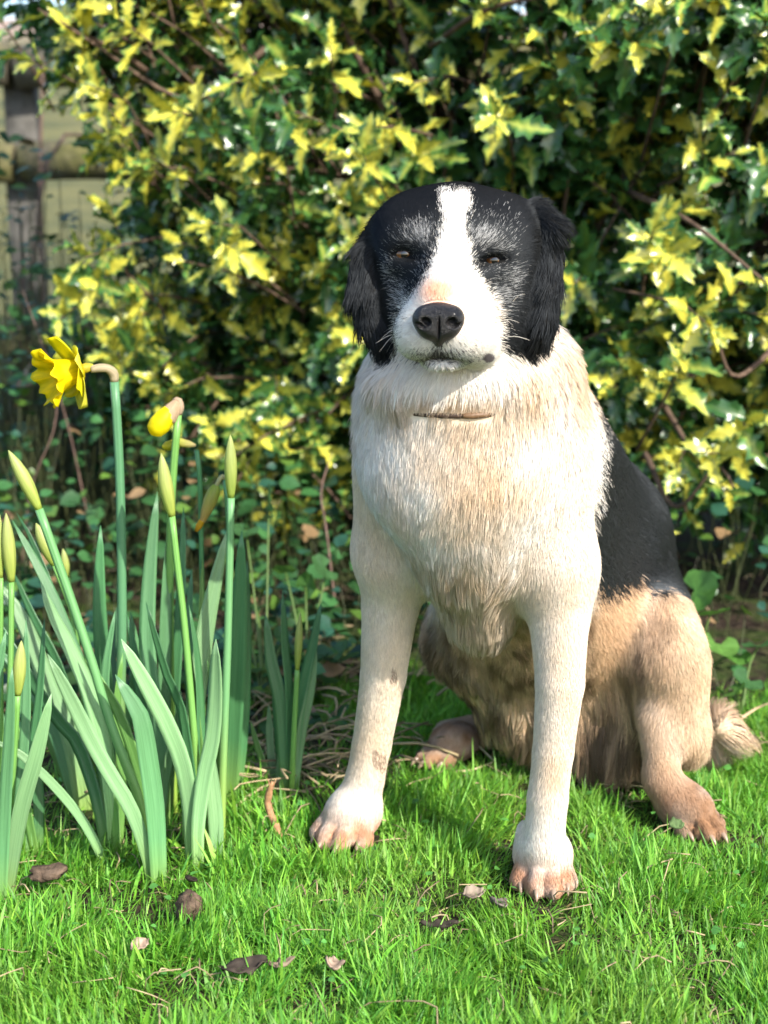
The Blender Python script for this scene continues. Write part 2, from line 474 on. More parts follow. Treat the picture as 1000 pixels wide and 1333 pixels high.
def surface_nets(f, gx, gy, gz):
    ins = f < 0
    nx, ny, nz = f.shape
    cnt = np.zeros((nx - 1, ny - 1, nz - 1), np.int8)
    for a in (0, 1):
        for b in (0, 1):
            for c in (0, 1):
                cnt += ins[a:nx - 1 + a, b:ny - 1 + b, c:nz - 1 + c]
    act = np.argwhere((cnt > 0) & (cnt < 8))
    idx = np.full(cnt.shape, -1, np.int32); idx[tuple(act.T)] = np.arange(len(act))
    acc = np.zeros((len(act), 3)); n = np.zeros(len(act))
    cs = [(0, 0, 0), (1, 0, 0), (0, 1, 0), (1, 1, 0), (0, 0, 1), (1, 0, 1), (0, 1, 1), (1, 1, 1)]
    def pos(c): 
        i = act + np.array(c)
        return np.stack([gx[i[:, 0]], gy[i[:, 1]], gz[i[:, 2]]], 1), f[i[:, 0], i[:, 1], i[:, 2]]
    for i, a in enumerate(cs):
        for b in cs[i + 1:]:
            if sum(abs(x - y) for x, y in zip(a, b)) != 1: continue
            pa, fa = pos(a); pb, fb = pos(b)
            m = (fa < 0) != (fb < 0)
            t = np.where(m, fa / np.where(m, fa - fb, 1), 0)[:, None]
            acc += np.where(m[:, None], pa + (pb - pa) * t, 0); n += m
    v = acc / n[:, None]
    quads = []
    for ax in range(3):
        sl0 = [slice(None)] * 3; sl1 = [slice(None)] * 3
        sl0[ax] = slice(0, -1); sl1[ax] = slice(1, None)
        A, B = ins[tuple(sl0)], ins[tuple(sl1)]
        e = np.argwhere(A != B)
        o1, o2 = [x for x in range(3) if x != ax]
        e = e[(e[:, o1] > 0) & (e[:, o2] > 0) & (e[:, o1] < f.shape[o1] - 1) & (e[:, o2] < f.shape[o2] - 1)]
        def cell(d1, d2):
            c = e.copy(); c[:, o1] -= d1; c[:, o2] -= d2
            return idx[c[:, 0], c[:, 1], c[:, 2]]
        q = np.stack([cell(1, 1), cell(0, 1), cell(0, 0), cell(1, 0)], 1)
        fl = A[tuple(e.T)]
        if ax == 1: fl = ~fl
        q[~fl] = q[~fl][:, ::-1]
        quads.append(q)
    return v, np.concatenate(quads)
DV, DQ = surface_nets(FIELD, gx, gy, gz)

def field_at(p):
    """trilinear field value at points, 0.2 outside"""
    p = np.atleast_2d(p)
    ii = []; ff = []
    ok = np.ones(len(p), bool)
    for a, g in enumerate((gx, gy, gz)):
        i = np.clip(np.searchsorted(g, p[:, a]) - 1, 0, len(g) - 2)
        ok &= (p[:, a] >= g[0]) & (p[:, a] <= g[-1])
        ii.append(i); ff.append(np.clip((p[:, a] - g[i]) / (g[i + 1] - g[i]), 0, 1))
    r = 0
    for a in (0, 1):
        for b in (0, 1):
            for c in (0, 1):
                w = (ff[0] if a else 1 - ff[0]) * (ff[1] if b else 1 - ff[1]) * (ff[2] if c else 1 - ff[2])
                r = r + w * FIELD[ii[0] + a, ii[1] + b, ii[2] + c]
    return np.where(ok, r, .2)

# --- coat: what every spot of the dog looks like
TAGS = sorted({d['tag'] for d in PRIMS})
LIVE = [d for d in PRIMS if not d['cut']]
def weights(p):
    W = {t: np.zeros(len(p)) for t in TAGS}; L = np.zeros(len(p)); FL = np.zeros((len(p), 3)); LI = np.zeros(len(p)); S = np.zeros(len(p))
    for d in LIVE:
        w = np.exp(-np.clip(pdist(d, p), -.02, 1) / .008)
        W[d['tag']] += w; L += w * d['L']; FL += w[:, None] * norm(d['flow']); LI += w * d['lift']; S += w
    for t in TAGS: W[t] /= S
    return W, L / S, norm(FL), LI / S

WHITE = np.array([.49, .465, .425]); CREAM = np.array([.43, .330, .225]); TAN = np.array([.35, .215, .11]); BROWN = np.array([.15, .095, .055])
BLACK = np.array([.0024, .0024, .0032]); GREY = np.array([.52, .52, .51]); PAWC = np.array([.30, .150, .080]); PINK = np.array([.52, .245, .14])
BLAZE = [(573, 250), (612, 252), (609, 285), (605, 320), (612, 350), (628, 372), (643, 395), (650, 425), (652, 470), (640, 482), (515, 482), (516, 445), (520, 420), (530, 395), (548, 375), (562, 352), (570, 325), (578, 290)]
THROAT = [(440, 462), (500, 455), (515, 462), (650, 455), (680, 462), (712, 462), (730, 400), (800, 400), (800, 600), (430, 600)]
SADDLE = [(768, 500), (776, 535), (786, 572), (784, 600), (782, 640), (768, 680), (763, 720), (774, 770), (780, 783), (808, 768), (835, 756), (842, 775), (866, 772), (893, 786), (930, 830), (1100, 800), (1000, 400)]
HEADT = ('skull', 'cheek', 'brow', 'bridge', 'muzzle', 'lip', 'chin', 'ear')
def coat(p, nrm, W, rng):
    n = len(p)
    x, y = PX(p)
    jx = rng.normal(0, 3.4, n) + (vnoise(p * 120, 17) - .5) * 6; jy = rng.normal(0, 3.4, n) + (vnoise(p * 120, 18) - .5) * 6
    big = vnoise(p * 28, 3); mid = vnoise(p * 75, 5); fine = vnoise(p * 260, 9)
    lerp = lambda a, b, t: a * (1 - t[:, None]) + b * t[:, None]
    c = np.tile(WHITE, (n, 1))
    # cream and tan staining of the body
    cen = np.exp(-(((x - 625) / 85) ** 2 + ((y - 610) / 110) ** 2))
    st = np.clip(cen * .72 + (big - .5) * .9 + (mid - .5) * .4, 0, 1)
    c = lerp(c, CREAM, st)
    right = np.clip((x - 690) / 60, 0, 1) * np.clip((560 - y) / 60, 0, 1)
    c = lerp(c, TAN, np.clip(right * .65 + (mid - .5) * .3 * right, 0, 1))
    collar = np.exp(-((y - (528 + 0.0006 * (x - 590) ** 2)) / 13) ** 2) * np.exp(-((x - 590) / 70) ** 2)
    c = lerp(c, TAN * .9, np.clip(collar * .8 * (.4 + mid), 0, 1))
    c = lerp(c, CREAM * .95, np.clip((W['ruff'] + W['neck']) * (big * 1.0 - .2), 0, .8))
    bib = np.clip(W['bib'] * (1.3 * mid) + np.clip((y - 760) / 70, 0, 1) * (W['bib'] + W['torso'] + W['chest']), 0, 1)
    c = lerp(c, np.array([.27, .195, .11]), np.clip(bib, 0, .7))
    leg = W['leg'] + W['shoulder']
    stk = vnoise(p * np.array([75, 75, 16]), 15)
    c = lerp(c, CREAM, np.clip(leg * (stk * .25 + .42), 0, .85))
    c = lerp(c, TAN, np.clip(leg * np.clip((y - 860) / 160, 0, 1) * (stk * .35 + .05), 0, .5))
    c = lerp(c, WHITE, np.clip(W['leg'] * np.clip((y - 1015) / 60, 0, 1) * .6, 0, 1))
    c = lerp(c, PAWC, np.clip((W['paw'] * .75 + W['toe'] * 1.0) * np.clip((.052 - p[:, 2]) / .03, 0, 1) * (.55 + .9 * mid), 0, .95))
    # hind quarters
    hq = W['thigh'] + W['shin'] + W['inner'] + W['belly'] + W['shank'] + W['hindpaw'] + W['hindtoe'] + W['tail']
    t_th = np.array([.385, .255, .155])
    c = lerp(c, t_th * .95 + .0, np.clip(W['thigh'] + W['shin'] + W['tail'], 0, 1) * .97)
    c = lerp(c, CREAM * .92, np.clip((W['thigh'] + W['shin'] + W['tail']) * np.clip((x - 855) / 40, 0, 1) * (mid * .8 + .1), 0, 1))
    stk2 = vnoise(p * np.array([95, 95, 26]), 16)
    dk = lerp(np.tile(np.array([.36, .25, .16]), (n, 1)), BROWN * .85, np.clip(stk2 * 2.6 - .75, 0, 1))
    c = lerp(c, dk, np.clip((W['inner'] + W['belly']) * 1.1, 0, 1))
    c = lerp(c, np.array([.42, .31, .21]), np.clip(W['tail'] * 1.2, 0, 1))
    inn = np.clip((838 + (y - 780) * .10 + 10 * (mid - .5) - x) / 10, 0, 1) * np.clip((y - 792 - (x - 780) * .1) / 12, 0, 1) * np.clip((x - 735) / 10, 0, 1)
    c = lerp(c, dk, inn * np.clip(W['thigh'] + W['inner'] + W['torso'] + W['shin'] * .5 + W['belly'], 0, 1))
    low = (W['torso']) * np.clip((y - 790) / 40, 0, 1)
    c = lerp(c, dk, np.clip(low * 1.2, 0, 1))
    c = lerp(c, t_th * .8, np.clip(W['shank'], 0, 1))
    c = lerp(c, np.array([.20, .110, .058]), np.clip((W['shank'] * np.clip((y - 985) / 50, 0, 1) + W['hindpaw'] + W['hindtoe']) * (.7 + .4 * mid), 0, 1))
    c = lerp(c, t_th, np.clip(W['torso'] * np.clip((x - 765) / 15, 0, 1) * np.clip((y - 740) / 15, 0, 1), 0, 1))
    # saddle
    xx, yy = x + jx * 1.4, y + jy * 1.4 + (mid - .5) * 12
    sad = inpoly(xx, yy, SADDLE) & ((W['torso'] + W['neck'] + W['ruff'] + W['shoulder'] * .2 + .3 * W['thigh'] * (y < 775)) > .33) & (W['leg'] < .3)
    sad |= (W['torso'] > .4) & (nrm[:, 1] > .35) & (x < 770)
    c[sad] = BLACK
    # head
    H = sum(W[t] for t in HEADT)
    hm = H > .5
    wht = inpoly(x + jx, y + jy, BLAZE) & (p[:, 1] < 1.455)
    blk = hm & ~wht & ~inpoly(x + jx * .7, y + jy * .7, THROAT)
    blk |= (W['ear'] > .35)
    blk |= (W['neck'] > .3) & (nrm[:, 1] > .3) & (y < 500)
    c[blk] = BLACK
    wm = hm & wht
    c[wm] = WHITE * (.97 + .06 * fine[wm])[:, None]
    # grizzle round the eyes, cheeks; weak right-forehead terms paint its sun sheen as grey
    pr_ = np.zeros(n)
    for gxx, gyy, sx, sy, a in ((548, 307, 19, 13, .85), (628, 311, 20, 12, .8), (652, 322, 12, 5, .4), (509, 356, 7, 20, .8), (524, 388, 10, 22, .75), (656, 370, 18, 18, .6), (642, 398, 14, 20, .6), (672, 352, 14, 8, .35), (640, 285, 20, 14, .08), (548, 350, 8, 16, .25), (612, 345, 9, 18, .3), (665, 300, 20, 20, .06)):
        pr_ += a * np.exp(-((x - gxx) / sx) ** 2 - ((y - gyy) / sy) ** 2)
    gz_ = blk & hm & (W['ear'] < .3) & (rng.random(n) < pr_ * (.30 + .75 * mid))
    c[gz_] = GREY * (.14 + .36 * rng.random(gz_.sum()))[:, None]
    # dark smudge round the mouth, pink bald patch over the nose, small wart
    pk = np.exp(-((x - 573) / 24) ** 2 - ((y - 383) / 17) ** 2)
    c = lerp(c, PINK, np.clip(pk * 1.1, 0, .9) * wm)
    pk2 = np.exp(-((x - 620) / 26) ** 2 - ((y - 410) / 30) ** 2)
    c = lerp(c, np.array([.54, .39, .27]), np.clip(pk2 * .7, 0, 1) * wm)
    mo = 1.15 * np.exp(-((x - 572) / 32) ** 2 - ((y - 459) / 8) ** 2) + 1.3 * np.exp(-((x - 576) / 32) ** 2 - ((y - 467) / 3.5) ** 2) + .7 * np.exp(-((x - 571) / 9) ** 2 - ((y - 450) / 10) ** 2)
    md = hm & (rng.random(n) < mo * .68)
    c[md] = np.array([.045, .038, .038])
    wt = hm & (((x - 633) / 8) ** 2 + ((y - 464) / 6) ** 2 < 1)
    c[wt] = np.array([.10, .085, .09])
    ck = hm & (np.exp(-((x - 578) / 45) ** 2 - ((y - 486) / 10) ** 2) > .4) & (y > 474)
    c = lerp(c, np.array([.40, .36, .23]), ck * (.6 * mid))
    # black spots on the photo-left leg
    for sx, sy in ((512, 878), (497, 990), (489, 985)):
        sp = (W['leg'] > .5) & (((x - sx) / 5) ** 2 + ((y - sy) / 12) ** 2 < 1) & (rng.random(n) < .6)
        c[sp] = np.array([.16, .11, .08])
    return np.clip(c, .004, .9), blk, sad

DN = None
dog_mat, nt, b, out = nmat('dog_skin')
a_ = attr(nt); nt.links.new(a_.outputs['Color'], b.inputs['Base Color']); b.inputs['Roughness'].default_value = .75; b.inputs['Specular IOR Level'].default_value = .2

fur_mat = bpy.data.materials.new('dog_fur'); fur_mat.use_nodes = True
nt = fur_mat.node_tree; nt.nodes.remove(nt.nodes['Principled BSDF'])
df = nt.nodes.new('ShaderNodeBsdfDiffuse'); df.inputs['Roughness'].default_value = .3
nt.links.new(attr(nt).outputs['Color'], df.inputs['Color']); nt.links.new(attr(nt, 'nrm').outputs['Vector'], df.inputs['Normal'])
hr = nt.nodes.new('ShaderNodeBsdfHair'); hr.component = 'Reflection'
hr.inputs['RoughnessU'].default_value = .2; hr.inputs['RoughnessV'].default_value = .5
hr.inputs['Color'].default_value = (.80, .90, 1.0, 1)
mx = nt.nodes.new('ShaderNodeMixShader')
nt.links.new(attr(nt, 'sheen').outputs['Fac'], mx.inputs[0]); nt.links.new(df.outputs[0], mx.inputs[1]); nt.links.new(hr.outputs[0], mx.inputs[2])
nt.links.new(mx.outputs[0], nt.nodes['Material Output'].inputs['Surface'])

dog = link('dog', None)
BODY = bpy.data.meshes.new('tmp')
W0, L0, FL0, LI0 = weights(DV)
me = new_mesh('body', DV, DQ)
nv = np.empty(len(DV) * 3, np.float32); me.vertex_normals.foreach_get('vector', nv); DN = nv.reshape(-1, 3).astype(float)
cv, _, _ = coat(DV, DN, W0, np.random.default_rng(1))
ca = me.color_attributes.new('col', 'FLOAT_COLOR', 'POINT')
c4 = np.ones((len(DV), 4), np.float32); c4[:, :3] = np.clip(cv * 1.6, .003, .9)
ca.data.foreach_set('color', c4.ravel())
body = link('body', me, dog_mat, dog)

# --- fur
FUR_GAIN = 1.82
def make_fur(total):
    rng = np.random.default_rng(5)
    T = np.vstack([DQ[:, [0, 1, 2]], DQ[:, [0, 2, 3]]])
    A, B, C = DV[T[:, 0]], DV[T[:, 1]], DV[T[:, 2]]
    ar = np.linalg.norm(np.cross(B - A, C - A), axis=1) / 2
    cen = (A + B + C) / 3
    fn = norm(DN[T[:, 0]] + DN[T[:, 1]] + DN[T[:, 2]])
    view = norm(np.array([0, 0, CAM_H]) - cen)
    face = np.sum(fn * view, 1)
    Lc = L0[T[:, 0]]
    dens = np.where(face > -.35, 1.0, .28) * np.clip(.014 / Lc, .32, 1.7) * (1 + 1.4 * (cen[:, 2] > .52) * (cen[:, 1] < 1.5) * (Lc < .015))
    w = ar * dens; w /= w.sum()
    n = total
    ti = rng.choice(len(T), n, p=w)
    u, v = rng.random(n), rng.random(n); fl = u + v > 1; u[fl] = 1 - u[fl]; v[fl] = 1 - v[fl]
    r = A[ti] + (B - A)[ti] * u[:, None] + (C - A)[ti] * v[:, None]
    nr = norm(DN[T[ti, 0]] * (1 - u - v)[:, None] + DN[T[ti, 1]] * u[:, None] + DN[T[ti, 2]] * v[:, None])
    Wt, L, FL, LI = weights(r)
    c, blk, sad = coat(r, nr, Wt, rng)
    x, y = PX(r)
    # bare places: nose leather, eyes, mouth slit
    keep = ~((((x - 571) / 33) ** 2 + ((y - 418) / 26) ** 2 < 1) & (r[:, 1] < 1.345))
    for ex, ey in ((526, 332), (642, 340)):
        keep &= ~((((x - ex) / 15) ** 2 + ((y - ey) / 5.5) ** 2 < 1) & (r[:, 1] < 1.42))
    cb = 541 - .0011 * (x - 595) ** 2
    keep &= ~(((np.abs(x - 547) < 11) | (np.abs(x - 616) < 27)) & (np.abs(y - cb) < 5.0) & (r[:, 1] < 1.46))
    keep &= r[:, 2] > .004
    r, nr, L, FL, LI, c, blk, sad, x, y = [q[keep] for q in (r, nr, L, FL, LI, c, blk, sad, x, y)]
    Wt = {k: q[keep] for k, q in Wt.items()}
    n = len(r)
    # flow: head hair runs back from the nose
    hw = sum(Wt[t] for t in ('skull', 'cheek', 'brow', 'bridge', 'muzzle', 'lip', 'chin'))[:, None]
    rad = norm(r - NOSE)
    fl_ = FL * (1 - hw) + rad * hw
    sw = np.stack([vnoise(r * 22, 21), vnoise(r * 22, 22), vnoise(r * 22, 23)], 1) - .5
    fl_ = fl_ + sw * np.clip(L * 55, .2, 1.5)[:, None]
    tang = norm(fl_ - nr * np.sum(fl_ * nr, 1, keepdims=True))
    lift = LI * (.6 + .8 * rng.random(n))
    d0 = norm(tang + nr * lift[:, None] + rng.normal(0, .16, (n, 3)))
    L = L * (.62 + .6 * rng.random(n)) * (.8 + .4 * vnoise(r * 40, 31))
    for ex, ey in ((526, 332), (642, 340)):
        de = np.hypot((x - ex) / 1.5, y - ey)
        L = np.where((r[:, 1] < 1.43), L * np.clip(de / 20, .38, 1), L)
    cb = 540 - .0011 * (x - 595) ** 2
    incol = (np.abs(x - 592) < 66) & (r[:, 1] < 1.46)
    L = np.where(incol & (y < cb + 3) & (y > cb - 26), L * .5, L)
    K = 5
    seg = (L / (K - 1))[:, None]
    pts = np.empty((n, K, 3)); pts[:, 0] = r - nr * .001
    d = d0.copy()
    grav = np.array([0, 0, -1.0])
    for k in range(1, K):
        d = norm(d + grav * (np.clip(L - .012, 0, .06) * 9)[:, None] + tang * .12)
        pts[:, k] = pts[:, k - 1] + d * seg
    # clumping
    ng = n // 14
    gi = rng.choice(n, ng, replace=False)
    kd = kdtree.KDTree(ng)
    for i, g in enumerate(gi): kd.insert(r[g], i)
    kd.balance()
    near = np.array([gi[kd.find(q)[1]] for q in r])
    cl = np.clip(L * 34 - .18, .06, .85) * (.6 + .6 * rng.random(n))
    same = np.abs(c - c[near]).sum(1) < .5
    cl = np.where(same, cl, 0)
    for k in range(1, K):
        t = (k / (K - 1)) ** 1.3
        pts[:, k] += (pts[near, k] - pts[:, k]) * (cl * t)[:, None]
    gc = rng.choice(n, n // 90, replace=False)
    kd = kdtree.KDTree(len(gc))
    for i, g in enumerate(gc): kd.insert(r[g], i)
    kd.balance()
    nearc = np.array([gc[kd.find(q)[1]] for q in r])
    cl = np.clip(L * 34 - .75, 0, .85) * (.5 + .7 * rng.random(n))
    for k in range(1, K):
        t = (k / (K - 1)) ** 1.2
        pts[:, k] += (pts[nearc, k] - pts[:, k]) * (cl * t)[:, None]
    # keep tips from sinking into the body or the ground
    for k in range(1, K):
        s = field_at(pts[:, k])
        push = np.clip(.0012 * k / K + .0006 - s, 0, .02)
        pts[:, k] += nr * push[:, None]
        pts[:, k, 2] = np.maximum(pts[:, k, 2], .003)
    rad0 = np.where(L > .024, .00036, .00021)
    rads = rad0[:, None] * np.array([1, .95, .8, .55, .15])[None]
    tone = rng.random(n)[near]; tone2 = rng.random(n)[near]
    light = np.clip(c.mean(1) * 4 - .3, 0, 1)
    amt = np.clip(L * 45 - .25, .06, 1) * light
    c = c * (1 - amt[:, None] * (tone ** 2 * .34)[:, None] * np.array([.45, .75, 1.0]))
    hq_ = np.clip((Wt['inner'] + Wt['belly'] + Wt['thigh'] * .4), 0, 1)
    tc_ = rng.random(n)[nearc]
    c = c * (1 + hq_ * (tc_ * 1.7 - .9) * .6)[:, None]
    c = c * (.94 + .12 * tone2[:, None]) * (.84 + .30 * rng.random((n, 1)))
    hc = bpy.data.hair_curves.new('fur')
    hc.add_curves([K] * n)
    hc.attributes['position'].data.foreach_set('vector', pts.astype(np.float32).ravel())
    ra = hc.attributes.get('radius') or hc.attributes.new('radius', 'FLOAT', 'POINT')
    ra.data.foreach_set('value', rads.astype(np.float32).ravel())
    at = hc.attributes.new('col', 'FLOAT_COLOR', 'CURVE')
    c4 = np.ones((n, 4), np.float32); c4[:, :3] = np.clip(c * FUR_GAIN, .003, .93)
    at.data.foreach_set('color', c4.ravel())
    ai = hc.attributes.new('sheen', 'FLOAT', 'CURVE')
    dark = c.mean(1) < .06
    ai.data.foreach_set('value', np.where(sad, .085, np.where(Wt['ear'] > .3, .022, np.where(dark, .022, .03))).astype(np.float32))
    an = hc.attributes.new('nrm', 'FLOAT_VECTOR', 'CURVE')
    an.data.foreach_set('vector', norm(nr + rng.normal(0, .10, (n, 3)) + rng.normal(0, .15, (n, 3))[near] * np.clip(L * 70 - .3, .15, 1)[:, None]).astype(np.float32).ravel())
    o = bpy.data.objects.new('fur', hc); COL.objects.link(o)
    hc.materials.append(fur_mat)
    o.parent = dog
    o['kind'] = 'stuff'
    return o
make_fur(430000)

dog['label'] = 'black and white collie-type dog sitting on the grass, squinting, muddy legs'
dog['category'] = 'dog'

# --- nose leather, eyes, lids, claws, whiskers, collar
def glossy(name, col, rough, coat=0.0, spec=.5, nscale=0, bstr=.5, bd=.0006):
    m, nt, b, out = nmat(name)
    b.inputs['Base Color'].default_value = (*col, 1); b.inputs['Roughness'].default_value = rough; b.inputs['Specular IOR Level'].default_value = spec
    b.inputs['Coat Weight'].default_value = coat; b.inputs['Coat Roughness'].default_value = .08
    if nscale:
        tc = nt.nodes.new('ShaderNodeTexCoord')
        v = nt.nodes.new('ShaderNodeTexVoronoi'); v.inputs['Scale'].default_value = nscale
        nt.links.new(tc.outputs['Object'], v.inputs['Vector'])
        bump(nt, b, v.outputs['Distance'], bstr, bd)
    return m
nose_mat = glossy('nose_leather', (.0045, .0040, .0048), .36, .18, .4, 1100, .8, .0012)
eye_mat = glossy('eyeball', (.11, .045, .013), .06, .6)
pupil_mat = glossy('pupil', (.002, .002, .002), .05, 1.0)
lid_mat = glossy('eyelid', (.004, .004, .004), .55, 0, .12, 700, .4, .0006)
claw_mat = glossy('claw', (.30, .21, .15), .35, .2)

# nose: small blended volume of its own with nostrils and a middle groove
def local_sdf(prims, lo, hi, step):
    g = [np.arange(l, h, step) for l, h in zip(lo, hi)]
    pts = np.stack(np.meshgrid(*g, indexing='ij'), -1)
    f = np.full(pts.shape[:3], .05)
    for d in prims:
        v = pdist(d, pts); k = d['k']
        if d['cut']:
            v = -v; h = np.maximum(k - np.abs(f - v), 0) / k; f = np.maximum(f, v) + h * h * k * .25
        else:
            h = np.maximum(k - np.abs(f - v), 0) / k; f = np.minimum(f, v) - h * h * k * .25
    return surface_nets(f, *g)
keep_prims = PRIMS; PRIMS = []
NY = 1.318
el(P(571, 413, NY), (.0212, .013, .0135), (0, 0, 0), .006)
el(P(552, 417, NY - .002), (.0095, .012, .0115), (0, 0, .3), .005)
el(P(590, 417, NY - .002), (.0095, .012, .0115), (0, 0, -.3), .005)
el(P(571, 430, NY - .001), (.0150, .010, .0100), (0, 0, 0), .006)
el(P(571, 440, NY + .004), (.0050, .007, .008), (0, 0, 0), .006)
el(P(558, 427, NY), (.0085, .010, .0085), (0, 0, .2), .005)
el(P(584, 427, NY), (.0085, .010, .0085), (0, 0, -.2), .005)
el(P(553, 420, NY - .016), (.0050, .0100, .0044), (0, .35, -.25), .003, cut=True)
el(P(590, 420, NY - .016), (.0050, .0100, .0044), (0, -.35, .25), .003, cut=True)
el(P(546, 424, NY - .012), (.0050, .007, .0016), (0, .5, -.4), .002, cut=True)
el(P(597, 424, NY - .012), (.0050, .007, .0016), (0, -.5, .4), .002, cut=True)
el(P(571.5, 433, NY - .012), (.0007, .006, .014), (0, 0, 0), .002, cut=True)
cN = P(571, 418, NY)
v, q = local_sdf(PRIMS, cN - np.array([.034, .028, .03]), cN + np.array([.034, .024, .028]), .0009)
PRIMS = keep_prims
link('nose', new_mesh('nose', v, q), nose_mat, dog)

def sphere_patch(c, r, th0, th1, ph0, ph1, nu=20, nv=10, scale=(1, 1, 1), roll=0):
    """patch of a sphere facing -Y; th = sideways angle, ph = up angle as function of th"""
    vs = []
    for i in range(nu + 1):
        a = th0 + (th1 - th0) * i / nu
        lo = ph0(a) if callable(ph0) else ph0
        hi = ph1(a) if callable(ph1) else ph1
        for j in range(nv + 1):
            b_ = lo + (hi - lo) * j / nv
            vs.append((r * math.sin(a) * math.cos(b_), -r * math.cos(a) * math.cos(b_), r * math.sin(b_)))
    vs = np.array(vs) * np.array(scale)
    cr, sr = math.cos(roll), math.sin(roll)
    vs = np.stack([vs[:, 0] * cr - vs[:, 2] * sr, vs[:, 1], vs[:, 0] * sr + vs[:, 2] * cr], 1) + c
    q = [(i * (nv + 1) + j, (i + 1) * (nv + 1) + j, (i + 1) * (nv + 1) + j + 1, i * (nv + 1) + j + 1) for i in range(nu) for j in range(nv)]
    return vs, q
for ex, ey, open_, roll in ((526, 331, .42, .12), (643, 339, .36, -.10)):
    R = .0130
    ys = np.linspace(1.30, 1.50, 401)
    fs = field_at(np.array([P(ex, ey, t) for t in ys]))
    ec = P(ex, ey, ys[np.argmax(fs < 0)] + R - (.0030 if ex < 600 else .0034))
    v, q = sphere_patch(ec, R, -1.5, 1.5, -1.4, 1.4)
    eye = link('eye', new_mesh('eye', v, q), eye_mat, dog)
    v, q = sphere_patch(ec, R + .0002, -.26, .26, -.26, .26, 12, 12)
    rr = (v - ec)[:, 0] ** 2 + (v - ec)[:, 2] ** 2
    link('pupil', new_mesh('pupil', v, [f for f in q if all(rr[i] < (.0034) ** 2 for i in f)]), pupil_mat, eye)
    op = lambda a, o=open_: o * math.cos(min(abs(a) * 1.25, 1.57))
    v, q = sphere_patch(ec, R + .0011, -1.45, 1.45, lambda a: op(a) * 1.0 - .05, 1.0, roll=roll)
    me_ = new_mesh('eyelid', v, q); o = link('eyelid', me_, lid_mat, dog)
    s = o.modifiers.new('s', 'SOLIDIFY'); s.thickness = .0011; s.offset = 1
    v, q = sphere_patch(ec, R + .0009, -1.45, 1.45, -.9, lambda a: -op(a) * .9 - .05, roll=roll)
    o = link('eyelid', new_mesh('eyelid', v, q), lid_mat, dog)
    s = o.modifiers.new('s', 'SOLIDIFY'); s.thickness = .0010; s.offset = 1

for cp, cd, cr in CLAWS:
    mb = MB()
    up = np.array([0, 0, 1.0])
    pp = [cp - cd * .004 + up * .0025, cp + cd * .003 + up * .0022, cp + cd * .008 - up * .001, cp + cd * .0115 - up * .005]
    tube(mb, pp, np.array([.0036, .0033, .0024, .0006]), k=8, n=7)
    link('claw', mb.mesh('claw'), claw_mat, dog)

wmb = MB()
rw = np.random.default_rng(3)
for (x0, y0, x1, y1, dy) in ((522, 428, 497, 440, -.01), (523, 434, 489, 447, -.01), (521, 431, 494, 458, -.015), (648, 415, 668, 424, -.012), (648, 419, 676, 420, -.01), (652, 440, 690, 443, -.01), (630, 440, 648, 452, -.012), (668, 392, 684, 383, -.01), (545, 440, 520, 452, -.02), (610, 440, 640, 428, -.02)):
    a = P(x0, y0, 1.375); b_ = P(x1, y1, 1.375 + dy * 1.5); m_ = (a + b_) / 2 + np.array([0, -.006, .003])
    tube(wmb, [a, m_, b_], np.array([.0003, .00025, .00008]), k=4, n=7)
link('whiskers', wmb.mesh('whiskers'), simple('whisker', (.75, .70, .62), .35, .5, 50, .1), dog, kind='stuff')

# collar, mostly sunk in the ruff
cmb = MB()
cpts = []
for cx in np.linspace(520, 672, 14):
    cy = 541 - .0011 * (cx - 595) ** 2
    ys = np.linspace(1.30, 1.60, 301)
    fs = field_at(np.array([P(cx, cy, t) for t in ys]))
    cpts.append(P(cx, cy, ys[np.argmax(fs < .0)] + .0010 + .006 * abs((cx - 595) / 75) ** 3))
cpts = np.array(cpts)
tube(cmb, cpts, .0034, k=8, n=30)
collar = link('collar', cmb.mesh('collar'), simple('worn_leather', (.05, .030, .02), .6, .4, 120, .4), None, label='worn brown leather collar half hidden in the dog neck ruff', cat='collar')
bm_ = MB()
kp = np.array([cpts[7], cpts[8], cpts[9], cpts[10]]) + np.array([0, -.0018, 0])
tube(bm_, kp, np.array([.0028, .0035, .0034, .0028]), k=8, n=10)
link('keeper', bm_.mesh('keeper'), simple('collar_keeper', (.15, .085, .042), .5, .4, 150, .3), collar)
# ------------------------------------------------------------------ setting: ground, hill, sky is the world
soil_mat, nt, b, out = nmat('soil')
tc = nt.nodes.new('ShaderNodeTexCoord')
n1 = noise(nt, 9, 6, tc.outputs['Object']); n2 = noise(nt, 70, 6, tc.outputs['Object'], .7)
r1 = ramp(nt, n2.outputs['Fac'], [(.3, (.014, .010, .008)), (.5, (.038, .027, .019)), (.72, (.095, .068, .048))])
r2 = ramp(nt, n2.outputs['Fac'], [(.3, (.018, .030, .008)), (.55, (.045, .075, .016)), (.75, (.12, .12, .045))])
rf = ramp(nt, n1.outputs['Fac'], [(.42, (0, 0, 0)), (.58, (1, 1, 1))])
nt.links.new(mixc(nt, r1.outputs[0], r2.outputs[0], rf.outputs[0]), b.inputs['Base Color'])
b.inputs['Roughness'].default_value = .95; b.inputs['Specular IOR Level'].default_value = .15
bump(nt, b, n2.outputs['Fac'], .9, .012)

def ground_z(x, y):
    x = np.asarray(x, float); y = np.asarray(y, float)
    s = np.stack([x, y, x * 0], -1).reshape(-1, 3)
    z = (vnoise(s * 2.3, 41) - .5) * .020 + (vnoise(s * 11, 42) - .5) * .008
    z = z.reshape(x.shape)
    # the bank behind the bed rises gently
    z = z + np.clip(y - 2.25, 0, 2.0) * np.clip(.5 - x, 0, 1.0) * .07
    return z - .006

